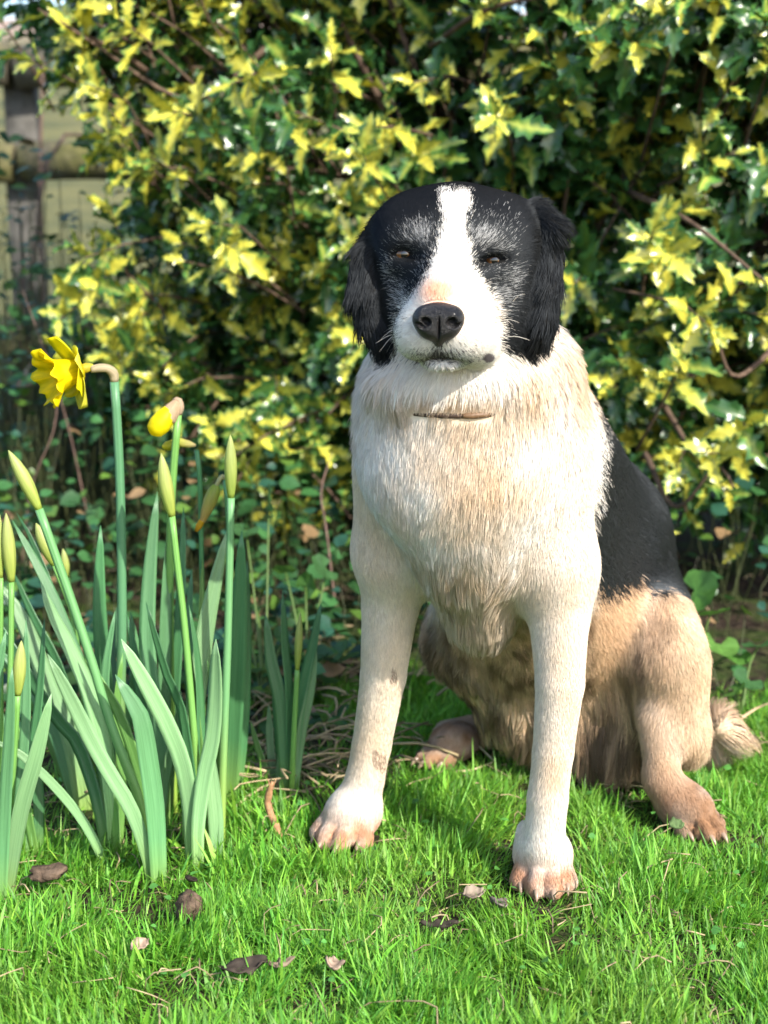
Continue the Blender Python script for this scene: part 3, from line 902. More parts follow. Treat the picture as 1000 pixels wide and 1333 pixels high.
gxs = np.unique(np.concatenate([np.linspace(-1.1, 1.1, 89), np.linspace(-4, 4, 41), np.linspace(-120, 120, 25)]))
gys = np.unique(np.concatenate([np.linspace(.6, 2.8, 89), np.linspace(-6, 8, 57), np.linspace(-60, 8.5, 12)]))
X, Y = np.meshgrid(gxs, gys, indexing='ij')
Z = ground_z(X, Y) * np.where((np.abs(X) < 4.5) & (Y > -6), 1, .5)
nx, ny = X.shape
ix = np.arange(nx * ny).reshape(nx, ny)
q = np.stack([ix[:-1, :-1], ix[1:, :-1], ix[1:, 1:], ix[:-1, 1:]], -1).reshape(-1, 4)
link('ground', new_mesh('ground', np.stack([X, Y, Z], -1).reshape(-1, 3), q), soil_mat, kind='structure')

hill_mat, nt, b, out = nmat('hill_field')
tc = nt.nodes.new('ShaderNodeTexCoord')
n1 = noise(nt, .35, 6, tc.outputs['Object']); n2 = noise(nt, 1.6, 8, tc.outputs['Object'], .7)
sx = nt.nodes.new('ShaderNodeSeparateXYZ'); nt.links.new(tc.outputs['Object'], sx.inputs[0])
ad = nt.nodes.new('ShaderNodeMath'); ad.operation = 'MULTIPLY_ADD'; ad.inputs[1].default_value = 9.0; nt.links.new(n1.outputs['Fac'], ad.inputs[0]); nt.links.new(sx.outputs[1], ad.inputs[2])
mp = nt.nodes.new('ShaderNodeMapRange'); mp.inputs[1].default_value = 44; mp.inputs[2].default_value = 54; nt.links.new(ad.outputs[0], mp.inputs[0])
ca_ = ramp(nt, n2.outputs['Fac'], [(.3, (.070, .080, .028)), (.7, (.15, .14, .055))])
cb_ = ramp(nt, n2.outputs['Fac'], [(.3, (.28, .20, .15)), (.7, (.38, .28, .22))])
n3 = noise(nt, .9, 5, tc.outputs['Object'], .65)
rp3 = ramp(nt, n3.outputs['Fac'], [(.35, (.45, .55, .40)), (.65, (1.5, 1.35, 1.1))])
nt.links.new(mixc(nt, mixc(nt, ca_.outputs[0], rp3.outputs[0], 1.0, 'MULTIPLY'), cb_.outputs[0], mp.outputs[0]), b.inputs['Base Color'])
b.inputs['Roughness'].default_value = .95
bump(nt, b, n2.outputs['Fac'], .6, .15)
hx = np.linspace(-130, 130, 60); hy = np.concatenate([np.linspace(7.5, 30, 24), np.linspace(34, 130, 16)])
X, Y = np.meshgrid(hx, hy, indexing='ij')
top = P(150, 17, 62)[2]
t = np.clip((Y - 8) / 54, 0, 1.25)
Z = .02 + top * np.where(t < 1, t ** 1.05, 1 - (t - 1) * .8) + (vnoise(np.stack([X * .05, Y * .05, X * 0], -1).reshape(-1, 3), 4).reshape(X.shape) - .5) * .8 * np.clip((Y - 8) / 20, 0, 1)
nx, ny = X.shape; ix = np.arange(nx * ny).reshape(nx, ny)
q = np.stack([ix[:-1, :-1], ix[1:, :-1], ix[1:, 1:], ix[:-1, 1:]], -1).reshape(-1, 4)
link('hill', new_mesh('hill', np.stack([X, Y, Z], -1).reshape(-1, 3), q), hill_mat, kind='structure')

# ------------------------------------------------------------------ lawn grass
def blades(mb_name, roots, L, Wd, az, bend, col, mat, base_pale=.0, rows=4, wob=None):
    """flat tapering blades, joined in one mesh"""
    n = len(roots)
    ts = np.linspace(0, 1, rows)
    fw = np.stack([np.cos(az), np.sin(az), np.zeros(n)], 1)
    side = np.stack([-np.sin(az), np.cos(az), np.zeros(n)], 1)
    if wob is not None:
        ang = wob
        side = side * np.cos(ang)[:, None] + fw * np.sin(ang)[:, None]
    V = np.empty((n, rows * 2 - 1, 3)); Cc = np.empty((n, rows * 2 - 1, 3))
    p = roots.copy(); th = bend[0].copy()
    for k, t in enumerate(ts):
        if k: 
            th = th + bend[1] / (rows - 1)
            p = p + (fw * np.sin(th)[:, None] + np.array([0, 0, 1.0]) * np.cos(th)[:, None]) * (L / (rows - 1))[:, None]
        w = Wd * (.75 + .5 * t if t < .5 else 1.0) * (1 - t ** 2.2) * .5
        cc = col * (1 + base_pale * (1 - t) ** 2 * np.array([1.2, .6, .6]))
        if k < rows - 1:
            V[:, 2 * k] = p - side * w[:, None]; V[:, 2 * k + 1] = p + side * w[:, None]
            Cc[:, 2 * k] = cc; Cc[:, 2 * k + 1] = cc
        else:
            V[:, 2 * k] = p; Cc[:, 2 * k] = cc
    V[:, :, 2] = np.maximum(V[:, :, 2], -.02)
    m = rows * 2 - 1
    base = (np.arange(n) * m)[:, None]
    qs = [base + np.array([2 * k, 2 * k + 1, 2 * k + 3, 2 * k + 2]) for k in range(rows - 2)]
    tr = base + np.array([2 * (rows - 2), 2 * (rows - 2) + 1, 2 * rows - 2])
    return new_mesh(mb_name, V.reshape(-1, 3), np.concatenate(qs), tr, Cc.reshape(-1, 3))

grass_mat = leafmat('grass_blade', rough=.5, trans=.36, spec=.4, tint=(1.15, 1.1, .6))
def make_grass():
    rng = np.random.default_rng(17)
    N = 270000
    y = 1.02 + (2.5 - 1.02) * rng.random(N) ** .95
    wx = .29 * y + .12
    x = (rng.random(N) * 2 - 1) * wx
    # thin cover well outside the frame so that the lawn goes on
    N2 = 22000
    y = np.concatenate([y, .2 + 2.4 * rng.random(N2)]); x = np.concatenate([x, (rng.random(N2) * 2 - 1) * 2.2])
    r = np.stack([x, y, x * 0], 1)
    px, py = PX(r)
    tuft = vnoise(r * 17, 61); fine = vnoise(r * 60, 62); big = vnoise(r * 3.2, 63)
    # how much grass grows here
    d = np.ones(len(x))
    edge = 905 + (big - .5) * 60
    d *= np.clip((py - edge) / 40 + .5, 0, 1)                                   # ends at the hedge foot
    bed = np.clip((1035 + (big - .5) * 40 - py) / 60, 0, 1) * np.clip((430 - px) / 40, 0, 1)
    d *= 1 - .86 * bed                                                         # thin in the flower bed
    d *= 1 - .75 * np.exp(-((px - 430) / 60) ** 2 - ((py - 975) / 32) ** 2)    # bare straw patch
    for bx, by, bs in ((245, 1190, 24), (181, 1234, 18), (320, 1266, 34), (630, 1176, 28), (572, 1206, 30), (60, 1322, 14), (60, 1130, 34), (230, 1115, 26), (432, 1262, 16), (140, 1130, 16), (205, 1160, 14), (265, 1140, 18)):
        d *= 1 - .93 * np.exp(-((px - bx) / bs) ** 2 - ((py - by) / (bs * .55)) ** 2)
    d *= 1 - .62 * np.clip((1128 - py) / 25, 0, 1) * np.clip((300 - px) / 20, 0, 1)
    d *= 1 - .6 * np.exp(-((px - 580) / 50) ** 2 - ((py - 985) / 18) ** 2)
    d *= .30 + 1.0 * np.clip((tuft - .24) * 2.0, 0, 1)
    d *= 1 - .6 * np.clip((vnoise(r * 6.5, 66) - .66) * 6, 0, 1)
    keep = rng.random(len(x)) < d
    r = r[keep]; tuft, fine, big = tuft[keep], fine[keep], big[keep]; px, py = px[keep], py[keep]
    # not inside paws and legs
    k2 = field_at(np.stack([r[:, 0], r[:, 1], np.full(len(r), .018)], 1)) > -.002
    r = r[k2]; tuft, fine, big = tuft[k2], fine[k2], big[k2]; px, py = px[k2], py[k2]
    n = len(r)
    r[:, 2] = ground_z(r[:, 0], r[:, 1]) - .002
    L = (.014 + .025 * rng.random(n) ** 1.2) * (.65 + .7 * tuft)
    long_ = rng.random(n) < .05
    L = np.where(long_, L * 1.5, L)
    # trodden down round the dog
    near = np.clip(1 - field_at(np.stack([r[:, 0], r[:, 1], np.full(n, .03)], 1)) / .03, 0, 1)
    L *= 1 - .5 * near
    for ax_, ay_ in ((705, 1165), (452, 1098), (905, 1090)):
        L *= 1 - .55 * np.exp(-((px - ax_) / 45) ** 2 - ((py - ay_) / 22) ** 2)
    Wd = .0013 + .0018 * rng.random(n) ** 1.5 * (.5 + tuft)
    wide = rng.random(n) < .07
    Wd = np.where(wide, Wd * 1.9, Wd); L = np.where(wide, L * 1.25, L)
    az = rng.random(n) * 6.283 * .75 + vnoise(r * 8, 64) * 6.283
    b0 = .08 + 1.05 * rng.random(n); b1 = -.1 + 1.2 * rng.random(n) ** 1.3
    pal = np.array([[.120, .350, .030], [.180, .430, .040], [.065, .260, .032], [.280, .470, .060], [.130, .370, .080]])
    w = rng.random((n, 5)) ** 3 * np.array([1.2, 1, .9, .7 + 0, .5])
    c = (w / w.sum(1, keepdims=True)) @ pal
    c *= (.60 + .78 * rng.random(n))[:, None] * (.95 + .25 * big)[:, None]
    ol = np.clip((vnoise(r * 5.0, 69) - .5) * 3, 0, 1)[:, None] * .18
    c = c * (1 - ol) + np.array([.26, .32, .06]) * (.6 + .6 * rng.random((n, 1))) * ol
    dead = rng.random(n) < (.035 + .08 * (fine > .66))
    c[dead] = np.array([.40, .32, .15]) * (.6 + .7 * rng.random(dead.sum()))[:, None]
    L[dead] *= .8; b0[dead] += .6
    me = blades('grass', r, L, Wd, az, (b0, b1), c, grass_mat, base_pale=.25, rows=4, wob=rng.normal(0, .5, n))
    link('grass', me, grass_mat, kind='stuff', label='short bright green lawn grass under the dog', cat='grass')
    # short moss and clover-like filler close to the soil
    return n
NG = make_grass()

# broad little weeds in the lawn
def ovate(n=5, wid=.5, fold=.25, curl=.2):
    """unit leaf along +Y from 0..1: verts, quads; two halves about the midrib"""
    t = np.linspace(0, 1, n)
    w = wid * np.sin(np.pi * np.clip(t, .02, 1) ** .75) ** .8 * .5; w[-1] = 0.004; w[0] = .012
    v = []
    for i in range(n):
        z = -curl * t[i] ** 2
        v += [(-w[i], t[i], z + fold * w[i]), (0, t[i], z), (w[i], t[i], z + fold * w[i])]
    q = []
    for i in range(n - 1):
        a = i * 3
        q += [(a, a + 1, a + 4, a + 3), (a + 1, a + 2, a + 5, a + 4)]
    return np.array(v), np.array(q)

def frames(d, up):
    """rotation matrices (n,3,3) with columns x, d, z"""
    d = norm(d); x = norm(np.cross(d, up)); z = np.cross(x, d)
    return np.stack([x, d, z], -1)

def scatter_leaves(name, base, q, pos, R, size, vcol, mat, **kw):
    """joined mesh of copies of a leaf; vcol (n, nv, 3) or (n,3)"""
    n, m = len(pos), len(base)
    V = np.einsum('nij,vj->nvi', R, base) * size[:, None, None] + pos[:, None, :]
    if vcol.ndim == 2: vcol = np.repeat(vcol[:, None, :], m, 1)
    Q = (np.arange(n) * m)[:, None, None] + q[None]
    me = new_mesh(name, V.reshape(-1, 3), Q.reshape(-1, 4), col=vcol.reshape(-1, 3))
    return link(name, me, mat, **kw)

cover_mat = leafmat('ground_cover_leaf', rough=.4, trans=.25, spec=.5)
def make_cover():
    rng = np.random.default_rng(23)
    # low leafy cover on the bank behind the bed, heights rise towards the back
    N = 12500
    x = -1.35 + 2.1 * rng.random(N); y = 1.86 + 1.8 * rng.random(N) ** 1.1
    p = np.stack([x, y, x * 0], 1)
    den = vnoise(p * 5, 71)
    hmax = .02 + .17 * np.clip((y - 1.9) / .6, 0, 1) + .18 * np.clip((y - 2.5) / .7, 0, 1) * np.clip((.1 - x) * 2, 0, 1) + .36 * np.clip((y - 2.5) / .7, 0, 1) * np.clip((-.40 - x) * 3, 0, 1) * .7
    hmax *= .45 + 1.1 * den
    z = ground_z(x, y) + .01 + hmax * rng.random(N) ** .6
    keep = (rng.random(N) < np.clip(den * 2.2 - .30, .15, 1)) & ~((x > -.05) & (y < 2.1)) & ~((x > .30) & (rng.random(N) < .85)) & ((y > 2.0) | (rng.random(N) < .3))
    x, y, z, den = x[keep], y[keep], z[keep], den[keep]
    n = len(x)
    az = rng.random(n) * 6.283
    el_ = rng.normal(.05, .35, n)
    d = np.stack([np.cos(az) * np.cos(el_), np.sin(az) * np.cos(el_), np.sin(el_)], 1)
    up = norm(np.stack([rng.normal(0, .35, n), rng.normal(-.35, .35, n), np.ones(n)], 1))
    R = frames(d, up)
    base, q = ovate(5, .85, .15, .15)
    c = np.array([.036, .115, .036]) * (.6 + .9 * rng.random((n, 1))) * np.array([1, 1, 1])
    lt = rng.random(n) < .16
    c[lt] = np.array([.10, .20, .035]) * (.7 + .6 * rng.random((lt.sum(), 1)))
    bl = rng.random(n) < .25
    c[bl] = np.array([.024, .085, .055]) * (.7 + .6 * rng.random((bl.sum(), 1)))
    dd = rng.random(n) < .04
    c[dd] = np.array([.26, .17, .09]) * (.6 + .6 * rng.random((dd.sum(), 1)))
    s = .015 + .028 * rng.random(n) ** 1.4
    # thin stalks carry the leaves that stand clear of the soil
    sb = MB()
    hi = np.where((z - ground_z(x, y) > .07) & (rng.random(n) < .6))[0]
    for i in hi:
        g0 = np.array([x[i] + rng.normal(0, .03), y[i] + rng.normal(0, .03), float(ground_z(x[i], y[i])) - .005]); g2 = np.array([x[i], y[i], z[i]])
        tube(sb, [g0, (g0 + g2) / 2 + rng.normal(0, .012, 3), g2], np.array([.0014, .0011, .0007]), np.array([.10, .12, .05]) * rng.uniform(.5, 1.3), k=3, cap=False, n=5)
    link('undergrowth_stalks', sb.mesh('undergrowth_stalks'), cover_mat, kind='stuff', label='thin stalks of the leafy undergrowth on the bank', cat='undergrowth')
    # little round weeds among the lawn blades
    m = 240
    wx_ = rng.uniform(-.45, .6, m); wy_ = rng.uniform(1.15, 2.0, m)
    ok_ = field_at(np.stack([wx_, wy_, np.full(m, .02)], 1)) > .004
    wx_, wy_ = wx_[ok_], wy_[ok_]; m = len(wx_)
    x = np.concatenate([x, wx_]); y = np.concatenate([y, wy_]); z = np.concatenate([z, ground_z(wx_, wy_) + rng.uniform(.008, .026, m)])
    az2 = rng.random(m) * 6.283
    R = np.concatenate([R, frames(np.stack([np.cos(az2), np.sin(az2), rng.normal(.2, .2, m)], 1), norm(np.stack([rng.normal(0, .3, m), rng.normal(-.2, .3, m), np.ones(m)], 1)))])
    c = np.concatenate([c, np.array([.10, .30, .06]) * (.7 + .6 * rng.random((m, 1)))]); s = np.concatenate([s, rng.uniform(.005, .011, m)])
    scatter_leaves('ground_cover', base, q, np.stack([x, y, z], 1), R, s, c, cover_mat, kind='stuff', label='dark green leafy ground cover on the bank behind the daffodils', cat='ground cover')
    # dead stalks and straw lying in the bed and round the bank
    mb = MB()
    for i in range(1050):
        if i > 420: x0, y0 = rng.uniform(-.5, .62), rng.uniform(1.12, 1.9)
        elif i < 70: x0, y0 = rng.normal(-.07, .06), rng.normal(1.80, .07)
        elif i < 300: x0, y0 = rng.uniform(-.55, .0), rng.uniform(1.74, 2.35)
        else: x0, y0 = rng.uniform(-1.2, .8), rng.uniform(1.9, 3.1)
        a = rng.random() * 6.283; l = rng.uniform(.03, .11) if i <= 420 else rng.uniform(.015, .05)
        z0 = float(ground_z(x0, y0)) + (rng.uniform(.004, .03) if i <= 420 else rng.uniform(.0, .010))
        p0 = np.array([x0, y0, z0]); p2 = p0 + np.array([math.cos(a) * l, math.sin(a) * l, rng.uniform(-.01, .025)])
        p1 = (p0 + p2) / 2 + np.array([rng.normal(0, .008), rng.normal(0, .008), rng.uniform(0, .012)])
        c = np.array([.42, .33, .20]) * rng.uniform(.4, 1.2)
        tube(mb, [p0, p1, p2], (rng.uniform(.0008, .0020) if i <= 420 else rng.uniform(.0004, .0009)), c, k=4, n=5)
    link('straw', mb.mesh('straw'), leafmat('straw', .7, .1, .2), kind='stuff', label='dead pale stalks and straw lying in the flower bed', cat='straw')
make_cover()

# ------------------------------------------------------------------ fence far left
wood_mat, nt, b, out = nmat('mossy_wood')
tc = nt.nodes.new('ShaderNodeTexCoord')
n1 = noise(nt, 6, 6, tc.outputs['Object']); n2 = noise(nt, 40, 5, tc.outputs['Object'])
ra_ = ramp(nt, n2.outputs['Fac'], [(.3, (.05, .045, .03)), (.7, (.13, .115, .08))])
rb_ = ramp(nt, n2.outputs['Fac'], [(.3, (.07, .072, .018)), (.7, (.16, .15, .045))])
rf = ramp(nt, n1.outputs['Fac'], [(.42, (0, 0, 0)), (.6, (1, 1, 1))])
nt.links.new(mixc(nt, ra_.outputs[0], rb_.outputs[0], rf.outputs[0]), b.inputs['Base Color'])
b.inputs['Roughness'].default_value = .9
bump(nt, b, n2.outputs['Fac'], .6, .01)
post_mat = simple('weathered_post', (.11, .105, .095), .9, .2, 25, .4, .5, .006)
FY = 4.5
fence = empty('fence', (P(25, 280, FY)[0], FY, 0), 'mossy round rail wooden fence beyond the bush at the field edge', 'fence')
fo = np.array(fence.location)
rngf = np.random.default_rng(8)
posts = [P(26, 280, FY)[0] + k * 1.75 for k in (-1, 0, 1, 2)]
zt, zb = P(25, 86, FY)[2], P(25, 211, FY)[2]
for i, xp in enumerate(posts):
    mb = MB()
    h = zt + .02
    c = np.array([xp, FY + .09, 0])
    prof = [(-.045, -.035), (.045, -.035), (.045, .035), (-.045, .035)]
    vs = []
    zs = np.linspace(-.3, h, 9)
    for z in zs:
        j = rngf.normal(0, .003, 2)
        for ax, ay in ((-.047, -.03), (-.04, -.037), (.04, -.037), (.047, -.03), (.047, .03), (.04, .037), (-.04, .037), (-.047, .03)):
            vs.append((c[0] + ax + j[0], c[1] + ay + j[1], z))
    q = [(a * 8 + k, a * 8 + (k + 1) % 8, (a + 1) * 8 + (k + 1) % 8, (a + 1) * 8 + k) for a in range(8) for k in range(8)]
    vs.append((c[0], c[1], h + .012))
    t = [(64 + k, 64 + (k + 1) % 8, 72) for k in range(8)]
    mb.add(vs, q, t)
    link('post', mb.mesh('post', fo), post_mat, fence)
for i in range(len(posts) - 1):
    for z, r in ((zt, .062), (zb, .056), (.30, .05)):
        mb = MB()
        a = np.array([posts[i] + .01, FY, z + rngf.normal(0, .008)]); e = np.array([posts[i + 1] - .01, FY, z + rngf.normal(0, .008)])
        pts = [a + (e - a) * t + np.array([0, rngf.normal(0, .006), rngf.normal(0, .006)]) for t in np.linspace(0, 1, 9)]
        tube(mb, pts, np.array([r * rngf.uniform(.92, 1.08) for _ in range(9)]), k=12)
        link('rail', mb.mesh('rail', fo), wood_mat, fence)

# ------------------------------------------------------------------ bare canes and stems on the left bank
cane_mat = simple('bare_cane', (.15, .095, .075), .75, .3, 40, .35, .3, .002)
def cane(pts, r, label, group='bare stems on the bank'):
    mb = MB(); tube(mb, pts, np.linspace(r, r * .45, len(pts)), k=6, n=14)
    o = pts[0]
    return link('bare_stem', mb.mesh('bare_stem', o), cane_mat, label=label, cat='stem', group=group, loc=o)
def gcane(px0, Y, pxs, r, label):
    x0 = P(px0, 500, Y)[0]
    pts = [np.array([x0, Y, float(ground_z(x0, Y)) - .01])] + [P(a, b_, Y + dy) for a, b_, dy in pxs]
    return cane(pts, r, label)
gcane(62, 4.2, [(54, 320, 0), (53, 200, 0), (56, 75, 0)], .009, 'tall upright pale stem standing before the fence rails')
gcane(20, 3.9, [(60, 215, .1), (110, 178, .2), (185, 160, .3)], .009, 'pinkish arching stem crossing low before the fence')
gcane(30, 3.4, [(30, 400, 0), (28, 290, .1)], .008, 'thin dark upright stem below the fence post')
gcane(150, 3.0, [(185, 420, 0), (205, 320, .1)], .005, 'slender grey stem leaning right under the bush edge')
gcane(120, 2.7, [(90, 560, 0), (52, 440, 0), (30, 380, .05)], .0020, 'thin brown stem leaning left above the open daffodil')
gcane(440, 2.35, [(425, 690, 0), (418, 640, .05), (432, 590, .1)], .0026, 'short dark stem rising between daffodils and dog')
gcane(40, 2.9, [(100, 480, 0), (150, 440, 0), (215, 470, .05)], .0022, 'brown stem arching right behind the yellow flower')
gcane(10, 2.6, [(40, 640, 0), (70, 560, 0), (75, 500, .05)], .0018, 'reddish stem rising behind the leftmost buds')

# ------------------------------------------------------------------ litter on the lawn
litter_mat = leafmat('dead_leaf', .75, .15, .25)
def dead_leaf(px, py, wpx, hpx, ang, col, label, curl=.5, lift=.012, name='dead_leaf', cat='dead leaf', seed=0, pt=None):
    rng = np.random.default_rng(seed)
    c = G(px, py, lift + .006) if pt is None else np.asarray(pt, float)
    s = wpx / F * c[1]
    n, m = 9, 5
    vs = []; us = []
    for i in range(n):
        t = i / (n - 1)
        w = math.sin(math.pi * min(max(t, .03), .97)) ** .7 * hpx / wpx * .5
        for j in range(m):
            u = (j / (m - 1) - .5) * 2
            x = (t - .5); y = u * w
            z = curl * (y * y * 2.5 + x * x * .9) + rng.normal(0, .055)
            vs.append((x + rng.normal(0, .02), y * (1 + rng.normal(0, .14) * (abs(u) > .9)), z)); us.append((u, t))
    vs = np.array(vs) * s
    Rm = np.array(Matrix.Rotation(math.radians(ang), 3, 'Z') @ Matrix.Rotation(.35, 3, 'X'))
    vs = vs @ Rm.T
    vs[:, 2] -= vs[:, 2].min() - .0
    q = [(i * m + j, (i + 1) * m + j, (i + 1) * m + j + 1, i * m + j + 1) for i in range(n - 1) for j in range(m - 1)]
    cc = np.array(col) * (.45 + 1.0 * rng.random((len(vs), 1)))
    me = new_mesh(name, vs, q, col=cc, uv=us)
    o = link(name, me, litter_mat, label=label, cat=cat, loc=c - np.array([0, 0, .006]))
    md = o.modifiers.new('s', 'SOLIDIFY'); md.thickness = .0012
    return o
dead_leaf(181, 1226, 32, 22, 60, (.36, .26, .20), 'small curled pale brown dead leaf alone on the lawn', .8, .026, seed=1)
dead_leaf(318, 1256, 66, 30, 15, (.05, .038, .03), 'long dark rotten leaf lying flat in the front lawn', .4, .020, seed=2)
dead_leaf(366, 1250, 40, 14, 30, (.20, .15, .11), 'thin brown leaf scrap at the tip of the long dark rotten leaf', .6, .018, seed=3)
dead_leaf(432, 1252, 30, 26, 100, (.30, .22, .17), 'brown dead leaf standing on edge right of the dark rotten leaf', .9, .018, seed=4)
dead_leaf(572, 1199, 52, 14, -5, (.045, .035, .028), 'dark strip of rotten leaf left below the near front paw', .3, .018, seed=5)
dead_leaf(616, 1160, 34, 24, 30, (.24, .19, .15), 'grey brown leaf scrap left of the near front paw', .7, .018, seed=6)
dead_leaf(648, 1172, 30, 24, 120, (.16, .13, .12), 'dark curled leaf scrap close to the near front paw', .9, .016, seed=7)
dead_leaf(881, 1068, 22, 20, 20, (.10, .16, .06), 'small round green leaf lying on the hind paw', .4, .05, name='loose_leaf', cat='leaf', seed=8)
dead_leaf(248, 1140, 22, 14, 140, (.035, .026, .02), 'black leaf scrap at the foot of the right-hand daffodil clump'.replace('right-hand ', 'big '), .9, .02, seed=9)

clod_mat = simple('clod', (.10, .07, .05), .95, .15, 90, .6, 1.0, .006)
def clod(px, py, wpx, hpx, label, seed):
    rng = np.random.default_rng(seed)
    c = G(px, py, .026); s = wpx / F * c[1] / 2
    nu, nv = 14, 9
    vs = []
    for i in range(nv + 1):
        for j in range(nu):
            a, b_ = j * 6.283 / nu, (i / nv - .5) * 3.14159
            vs.append((math.cos(a) * math.cos(b_), math.sin(a) * math.cos(b_), math.sin(b_)))
    vs = np.array(vs)
    r = .6 + .8 * vnoise(vs * 1.6 + seed * 7, seed) + .55 * (vnoise(vs * 4.2 + seed, seed) - .5)
    vs = vs * r[:, None] * np.array([s, s * .8, s * hpx / wpx])
    q = [(i * nu + j, i * nu + (j + 1) % nu, (i + 1) * nu + (j + 1) % nu, (i + 1) * nu + j) for i in range(nv) for j in range(nu)]
    return link('clod', new_mesh('clod', vs, q), clod_mat, label=label, cat='clod', loc=c)
clod(246, 1180, 36, 48, 'crumbly dark brown clod of soil below the big daffodil clump', 3)
clod(62, 1135, 46, 16, 'flat brown clod of soil at the foot of the left daffodil leaves'.replace('left ', 'crowded '), 5)

def stick(pts, r, label, col=(.50, .40, .25), name='straw_stalk', cat='stalk', taper=.5):
    mb = MB(); tube(mb, pts, r if np.ndim(r) else np.linspace(r, r * taper, len(pts)), k=7, n=22)
    rn = np.random.default_rng(len(label))
    mb.v[0] = mb.v[0] + rn.normal(0, .10 * float(np.mean(r)), mb.v[0].shape)
    if np.ndim(r):
        for dx in (-.006, .005):
            tube(mb, [np.asarray(pts[-2]), np.asarray(pts[-1]) + np.array([dx * .4, 0, -.004]), np.asarray(pts[-1]) + np.array([dx, .002, .004])], np.array([.0016, .0012, .0003]), k=5, n=7)
    o = np.asarray(pts[0])
    return link(name, mb.mesh(name, o), simple(name, col, .7, .25, 120, .35), label=label, cat=cat, loc=o)
stick([G(365, 1090, .004), G(358, 1072, .014), G(351, 1055, .024), G(349, 1040, .037), G(354, 1018, .06)], np.array([.0036, .0046, .0040, .0046, .0020]), 'dried curved orange brown stem standing before the small daffodil clump', (.36, .20, .105), 'dried_stem', 'stem', .8)
stick([G(598, 948, .03), G(620, 968, .02), G(643, 990, .008)], .0024, 'pale straw stalk slanting in front of the far hind paw', (.50, .42, .27))
stick([G(752, 1012, .012), G(790, 1019, .010), G(838, 1024, .012)], .0022, 'pale straw stalk lying between near fore leg and hind paw', (.52, .42, .24))
stick([G(590, 1005, .010), G(615, 1002, .012), G(642, 992, .014)], .0018, 'thin straw stalk lying level under the belly', (.45, .37, .22))
stick([G(965, 935, .02), G(985, 922, .03), G(1003, 915, .04)], .0024, 'tan straw stalk at the lawn edge beyond the tail', (.50, .36, .22))
# ------------------------------------------------------------------ daffodils
strap_mat = leafmat('daffodil_leaf', rough=.36, trans=.25, spec=.65, streak=22, tint=(1.0, 1.1, .55))
stem_mat = leafmat('daffodil_stem', rough=.4, trans=.12, spec=.45, streak=9, tint=(1.0, 1.1, .5))
bud_mat = leafmat('daffodil_bud', rough=.45, trans=.3, spec=.4, streak=12, tint=(1.0, 1.1, .5))
petal_mat = leafmat('daffodil_petal', rough=.5, trans=.55, spec=.3, streak=3, tint=(1.0, .95, .35))
spathe_mat = leafmat('papery_spathe', rough=.7, trans=.35, spec=.2, streak=14)
TEAL = np.array([.120, .300, .125]); MIDG = np.array([.165, .365, .085]); PALE = np.array([.260, .470, .215]); DARK = np.array([.065, .200, .075])
BASEC = np.array([.33, .48, .07])
rngd = np.random.default_rng(77)

def pix_path(pts, base_dy=0.0, tip_dy=0.0, by=None):
    """pixels (base first) -> world path; depth from the ground under the base, drifting to tip_dy"""
    Y0 = G(*pts[0])[1] if by is None else by
    L = np.concatenate([[0], np.cumsum([math.hypot(a[0] - b[0], a[1] - b[1]) for a, b in zip(pts[1:], pts[:-1])])])
    L = L / L[-1]
    w = [P(p[0], p[1], Y0 + base_dy + tip_dy * l) for p, l in zip(pts, L)]
    return [w[0] + np.array([0, 0, -.035]) + (w[0] - w[1]) * np.array([1, 1, 0]) * .2] + w, Y0

def strap(parent, pts, wpx, tone, tip_dy=0.0, base_dy=0.0, face=0.0, twist=0.0, off=None, by=None, blunt=.5, basew=.62):
    """long strap leaf with a shallow keel, real thickness and a rounded tip"""
    w3, Y0 = pix_path(pts, base_dy, tip_dy, by)
    n = 17
    c = spline(w3, n)
    tan = norm(np.gradient(c, axis=0))
    W = .88 * wpx / F * Y0
    vs = []; us = []; cs = []
    ph = rngd.uniform(0, 6)
    for i in range(n):
        t = i / (n - 1)
        prof = (basew + (1 - basew) * min(t / .45, 1)) * (1 - max((t - (1 - blunt)) / blunt, 0) ** 2.4) ** .62
        w = W * max(prof, .03) * .5
        toc = norm(np.array([0, 0, CAM_H]) - c[i])
        x = norm(np.cross(tan[i], toc)); z = np.cross(x, tan[i])
        a = math.radians(face + twist * t + 7 * math.sin(ph + 5 * t))
        xx = x * math.cos(a) + z * math.sin(a); zz = -x * math.sin(a) + z * math.cos(a)
        th = .0012 * (1.3 - .7 * t)
        keel = .22 * w
        g = np.clip(t / .30, 0, 1) ** .8
        col = BASEC * (1 - g) + tone * g * (.92 + .16 * math.sin(ph * 3 + t * 4))
        for k, (u, h) in enumerate(((-1, 1.0), (-.5, .35), (0, 0), (.5, .35), (1, 1.0))):
            vs.append(c[i] + xx * u * w + zz * (h * keel - keel * .4)); us.append(((u + 1) / 2 + ph, t * 8 * (0.2)))
            cs.append(col * (1.10 if abs(u) == 1 else 1))
        for k, (u, h) in enumerate(((1, 1.0), (.5, .35), (0, 0), (-.5, .35), (-1, 1.0))):
            e = .25 if abs(u) == 1 else 1.0
            vs.append(c[i] + xx * u * w * (.985) + zz * (h * keel - keel * .4) - zz * th * e); us.append(((u + 1) / 2 + ph, t * 8 * .2)); cs.append(col)
    q = [(i * 10 + k, i * 10 + (k + 1) % 10, (i + 1) * 10 + (k + 1) % 10, (i + 1) * 10 + k) for i in range(n - 1) for k in range(10)]
    e = (n - 1) * 10
    q += [(e, e + 1, e + 8, e + 9), (e + 1, e + 2, e + 7, e + 8), (e + 2, e + 3, e + 6, e + 7), (e + 3, e + 4, e + 5, e + 6)]
    return link('leaf', new_mesh('leaf', np.array(vs) - off, q, col=cs, uv=us), strap_mat, parent)

